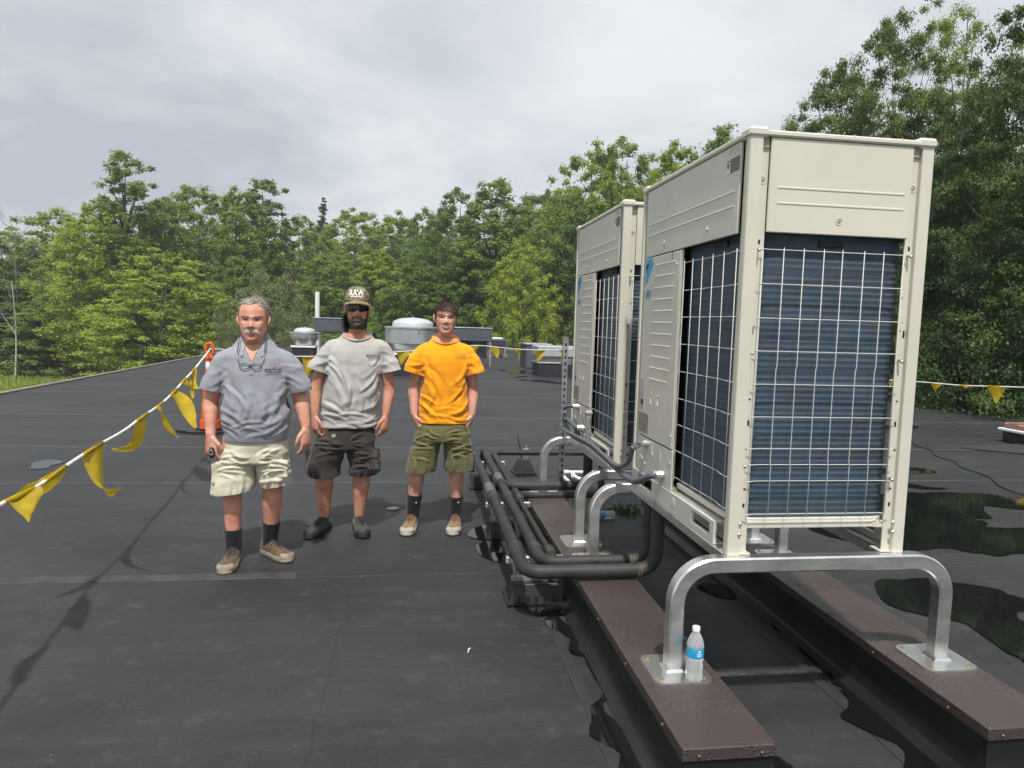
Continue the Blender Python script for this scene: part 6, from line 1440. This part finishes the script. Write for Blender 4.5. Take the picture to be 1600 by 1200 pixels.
for t in np.linspace(0, 1, 12):
    a = t * math.pi / 2 * .97; rr_ = math.cos(a) ** .62; zz = zb + (1.838 - zb) * math.sin(a) ** .95; rings.append([(hx + .091 * rr_ * math.cos(q), hy + .012 + (.112 if math.sin(q) < 0 else .108) * rr_ * math.sin(q), zz) for q in np.linspace(0, 2 * math.pi, 41)[:-1]])
m.loft(rings); cap_o = m.build('cap', M_camo, pb['root'], smooth=True)
m = MB(); rings = []
for q in np.linspace(math.pi + .18, 2 * math.pi - .18, 21):
    s_ = math.sin(q); c_ = math.cos(q); k = max(0, -s_) ** 1.1; x0, y0 = hx + .090 * c_, hy + .012 + .110 * s_; x1, y1 = hx + .098 * c_, hy + .012 + .112 * s_ - .066 * k; zc_ = zb + .004 - .022 * abs(c_) ** 2.0
    rings.append([(x0, y0, zc_ + .006), (x1, y1, zc_ - .012 * k - .004), (x1, y1, zc_ - .012 * k - .008), (x0, y0, zc_ + .001)])
m.loft(rings); m.build('brim', M_camo, cap_o, smooth=40)
m = MB(); m.lathe((hx, hy + .012, 1.836), [(.010, 0), (.009, .004), (.004, .007)], 10); m.build('cap_button', M_camo, cap_o, smooth=True)
cb = bvh_of(cap_o.data); M_prw = mat('print_white', (.78, .77, .73), .7)
for txt, sz, z0 in (('RAW', .056, 1.772),):
    me = text_mesh(txt, sz, 0, 0, .0022); Vt = np.array([v.co[:] for v in me.vertices]); w_ = np.ptp(Vt[:, 0]); Vn = []
    for v in Vt:
        x = hx - w_ * .5 * .86 + (v[0] - Vt[:, 0].min()) * .86; z = z0 + v[1]; h = cb.ray_cast(Vector((x, -1, z)), Vector((0, 1, 0))); Vn.append((x, (h[0].y if h[0] else -.13) - .003, z))
    set_v(me, np.array(Vn)); link('lettering', me, M_prw, cap_o)
rr = random.Random(5); q = hx - .046
while q < hx + .044:
    l = rr.uniform(.007, .011); decal('lettering_row', *mark(q, q + l, 1.758, 1.768, 1), cb, M_prw, cap_o, .003); q += l + .0035
# wraparound sunglasses
m = MB(); rings = []; ze = zc + .505 * Hh; M_lens = mat('sunglass_lens', (.006, .006, .008), .08, spec=.6)
for q in np.linspace(math.pi + .10, 2 * math.pi - .10, 33):
    s_, c_ = math.sin(q), math.cos(q); x = hx + .084 * c_; y = hy - .012 + .102 * s_ * (.9 + .1 * abs(s_)); k = abs(x - hx); top = .022 - .10 * max(0, k - .05); bot = -.025 + .017 * math.exp(-(k / .011) ** 2) + .34 * max(0, k - .045) * .8; bot = min(bot, top - .006)
    rings.append([(x, y, ze + bot), (x, y - .003, ze + (bot + top) / 2), (x, y, ze + top), (x * .98 + hx * .02, y + .004, ze + top), (x * .98 + hx * .02, y + .004, ze + bot)])
m.loft(rings); sg = m.build('sunglasses', M_lens, pb['root'], smooth=35)
for sx in (-1, 1):
    m = MB(); m.tube([(hx + sx * .083, hy - .02, ze + .010), (hx + sx * .088, hy + .03, ze + .008)], .004, 6); m.build('temple_arm', M_lens, sg)
def neckband(par, sp, zc0, rx, ry, tilt, mt, cx):
    m = MB(); m.tube([(cx + rx * math.cos(q), ry * math.sin(q), zc0 + tilt * ry * math.sin(q)) for q in np.linspace(0, 2 * math.pi, 37)], (.0065, .0032), 8, False, ref=(0, 0, 1)); m.build('neckband', mt, par, smooth=True)
neckband(pb['shirt'], Bm, 1.484, .106, .101, .40, cloth('tee_rib', (.36, .355, .35), .9), .006)
logo(pb['sb'], pb['shirt'], .085, 1.315, .090, M_prn)
sbv = bvh_of(pb['shorts'].data); decal('paint_spot', [(-.165, .74), (-.15, .735), (-.135, .742), (-.13, .755), (-.142, .762), (-.16, .757)], [(0, 1, 2, 3, 4, 5)], sbv, mat('paint_spot', (.33, .32, .31), .8), pb['shorts'], .003)

# ---------------- young man in orange
brown_h = mat('hair_brown', (.062, .036, .022), .5, noise=.4, nscale=60)
Cm = dict(seed=15, loc=(-1.028, 2.76, 0), rz=R(-1), label='smiling young man in bright orange t-shirt and olive shorts, hands in pockets', skin=skin_mat('skin_fair', (.68, .385, .295), (.57, .285, .21)), lid=mat('lid_fair', (.40, .19, .13), .5), lip=mat('lip_fair', (.42, .14, .12), .5), brow=mat('brow_brown', (.11, .065, .04), .6), squint=True, smile=1.0, teeth=True,
    head=dict(x=.012, y=-.03, zchin=1.512, ztop=1.748, w=.078, d=.20, lean=.045, pitch=R(2), cheek=.003, roll=R(2)),
    shirt=[(.822, .012, .190, .125, .12), (.88, .012, .188, .128, .12), (.97, .012, .182, .130, .12), (1.08, .012, .180, .128, .122), (1.19, .012, .186, .130, .126), (1.29, .012, .196, .130, .127), (1.35, .012, .190, .118, .12), (1.40, .012, .158, .10, .108), (1.44, .012, .125, .09, .098, 2.2, .2), (1.474, .013, .097, .084, .088, 2.1, .4), (1.484, .013, .089, .080, .084, 2.1, .45)],
    sleeves=[dict(p=[(-.08, 0, 1.41), (-.150, 0, 1.365), (-.197, 0, 1.298), (-.222, -.003, 1.245), (-.236, -.005, 1.195)], r=[.046, .061, .065, .066, .071]), dict(p=[(.105, 0, 1.41), (.175, 0, 1.365), (.223, 0, 1.298), (.248, -.003, 1.245), (.260, -.005, 1.20)], r=[.046, .061, .065, .066, .071])],
    arms=[dict(sh=(-.17, 0, 1.35), el=(-.222, .03, 1.075), wr=(-.212, -.02, .885), hd=(.32, -.05, -1), ac=(.5, -.85, 0), nb=(-.85, -.5, 0), curl=.15, hs=1.0, r=[.050, .047, .040, .043, .040, .027]),
          dict(sh=(.194, 0, 1.35), el=(.240, .03, 1.075), wr=(.226, -.02, .885), hd=(-.32, -.05, -1), ac=(-.5, -.85, 0), nb=(.85, -.5, 0), curl=.15, hs=1.0, r=[.050, .047, .040, .043, .040, .027])],
    legs=[dict(p=[(-.09, 0, .80), (-.125, 0, .62), (-.175, -.005, .46), (-.192, .01, .37), (-.212, .03, .10)], r=[.10, .082, .060, .062, .037], sock=(.07, .262, .046, .060), shoe=(-.218, -.0, .004, R(-10))),
          dict(p=[(.11, 0, .80), (.12, 0, .62), (.118, -.005, .46), (.121, .01, .37), (.128, .03, .10)], r=[.10, .082, .058, .056, .036], sock=(.07, .245, .044, .055), shoe=(.120, -.0, .004, R(-8)))],
    shorts=[(.69, .005, .185, .13, .13), (.74, .008, .196, .135, .135), (.80, .01, .190, .122, .120), (.86, .012, .165, .10, .10)],
    short_legs=[dict(p=[(-.09, 0, .76), (-.125, 0, .62), (-.160, 0, .44)], rx=[.105, .110, .113], ry=[.125, .122, .118]), dict(p=[(.11, 0, .76), (.125, 0, .62), (.139, 0, .45)], rx=[.105, .108, .110], ry=[.125, .122, .118])],
    pockets=[(-.165, -.03, .77, .030, .12), (.185, -.03, .77, .030, .12)],
    crease=.012, crease_s=.011, shirt_mat=cloth('tee_orange', (.95, .36, .012), .85, .04), shorts_mat=cloth('shorts_olive', (.135, .130, .058), .85, .10), sock_mat=Bm['sock_mat'], shoe_mats=(cloth('shoe_camel', (.27, .19, .105), .8, col2=(.19, .125, .07), nscale=30), mat('sole_pale', (.45, .43, .37), .7, noise=.2, nscale=20), mat('lace_brown', (.16, .07, .04), .8)),
    hair=[('hair', lambda h, X, Y: (h > .80) | ((h > .74) & (Y < -.03)) | ((h > .40) & (Y > .02)) | ((h > .55) & (Y > -.035) & (np.abs(X) > .04)), 5200, .036, .0030, .007, lambda p, n: np.column_stack([.75 + 0 * p[:, 0], -.55 + 0 * p[:, 0], -.25 - .8 * (p[:, 2] < .18)]), brown_h, .010)])
pc = build_person(Cm)
neckband(pc['shirt'], Cm, 1.470, .101, .095, .38, cloth('orange_rib', (.93, .31, .012), .85, .04), .013)
logo(pc['sb'], pc['shirt'], .085, 1.335, .085, mat('print_faded', (.52, .26, .06), .8))
sbv = bvh_of(pc['shorts'].data); M_sol = mat('seam_olive', (.075, .072, .032), .9)
decal('fly_seam', *mark(.012, .016, .70, .815, 1), sbv, M_sol, pc['shorts'], .002)
for sx in (-1, 1):
    x = .01 + sx * .155; decal('pocket_edge', [(x, .815), (x + sx * .006, .815), (x + sx * .034, .745), (x + sx * .028, .742)], [(0, 1, 2, 3)], sbv, M_sol, pc['shorts'], .002)
for sx, xx in ((-1, -.200), (1, .124)):
    m = MB(); m.box(xx + .008, xx + .020, -.036, -.030, .205, .211); m.build('sock_mark', M_white, pc['root'])
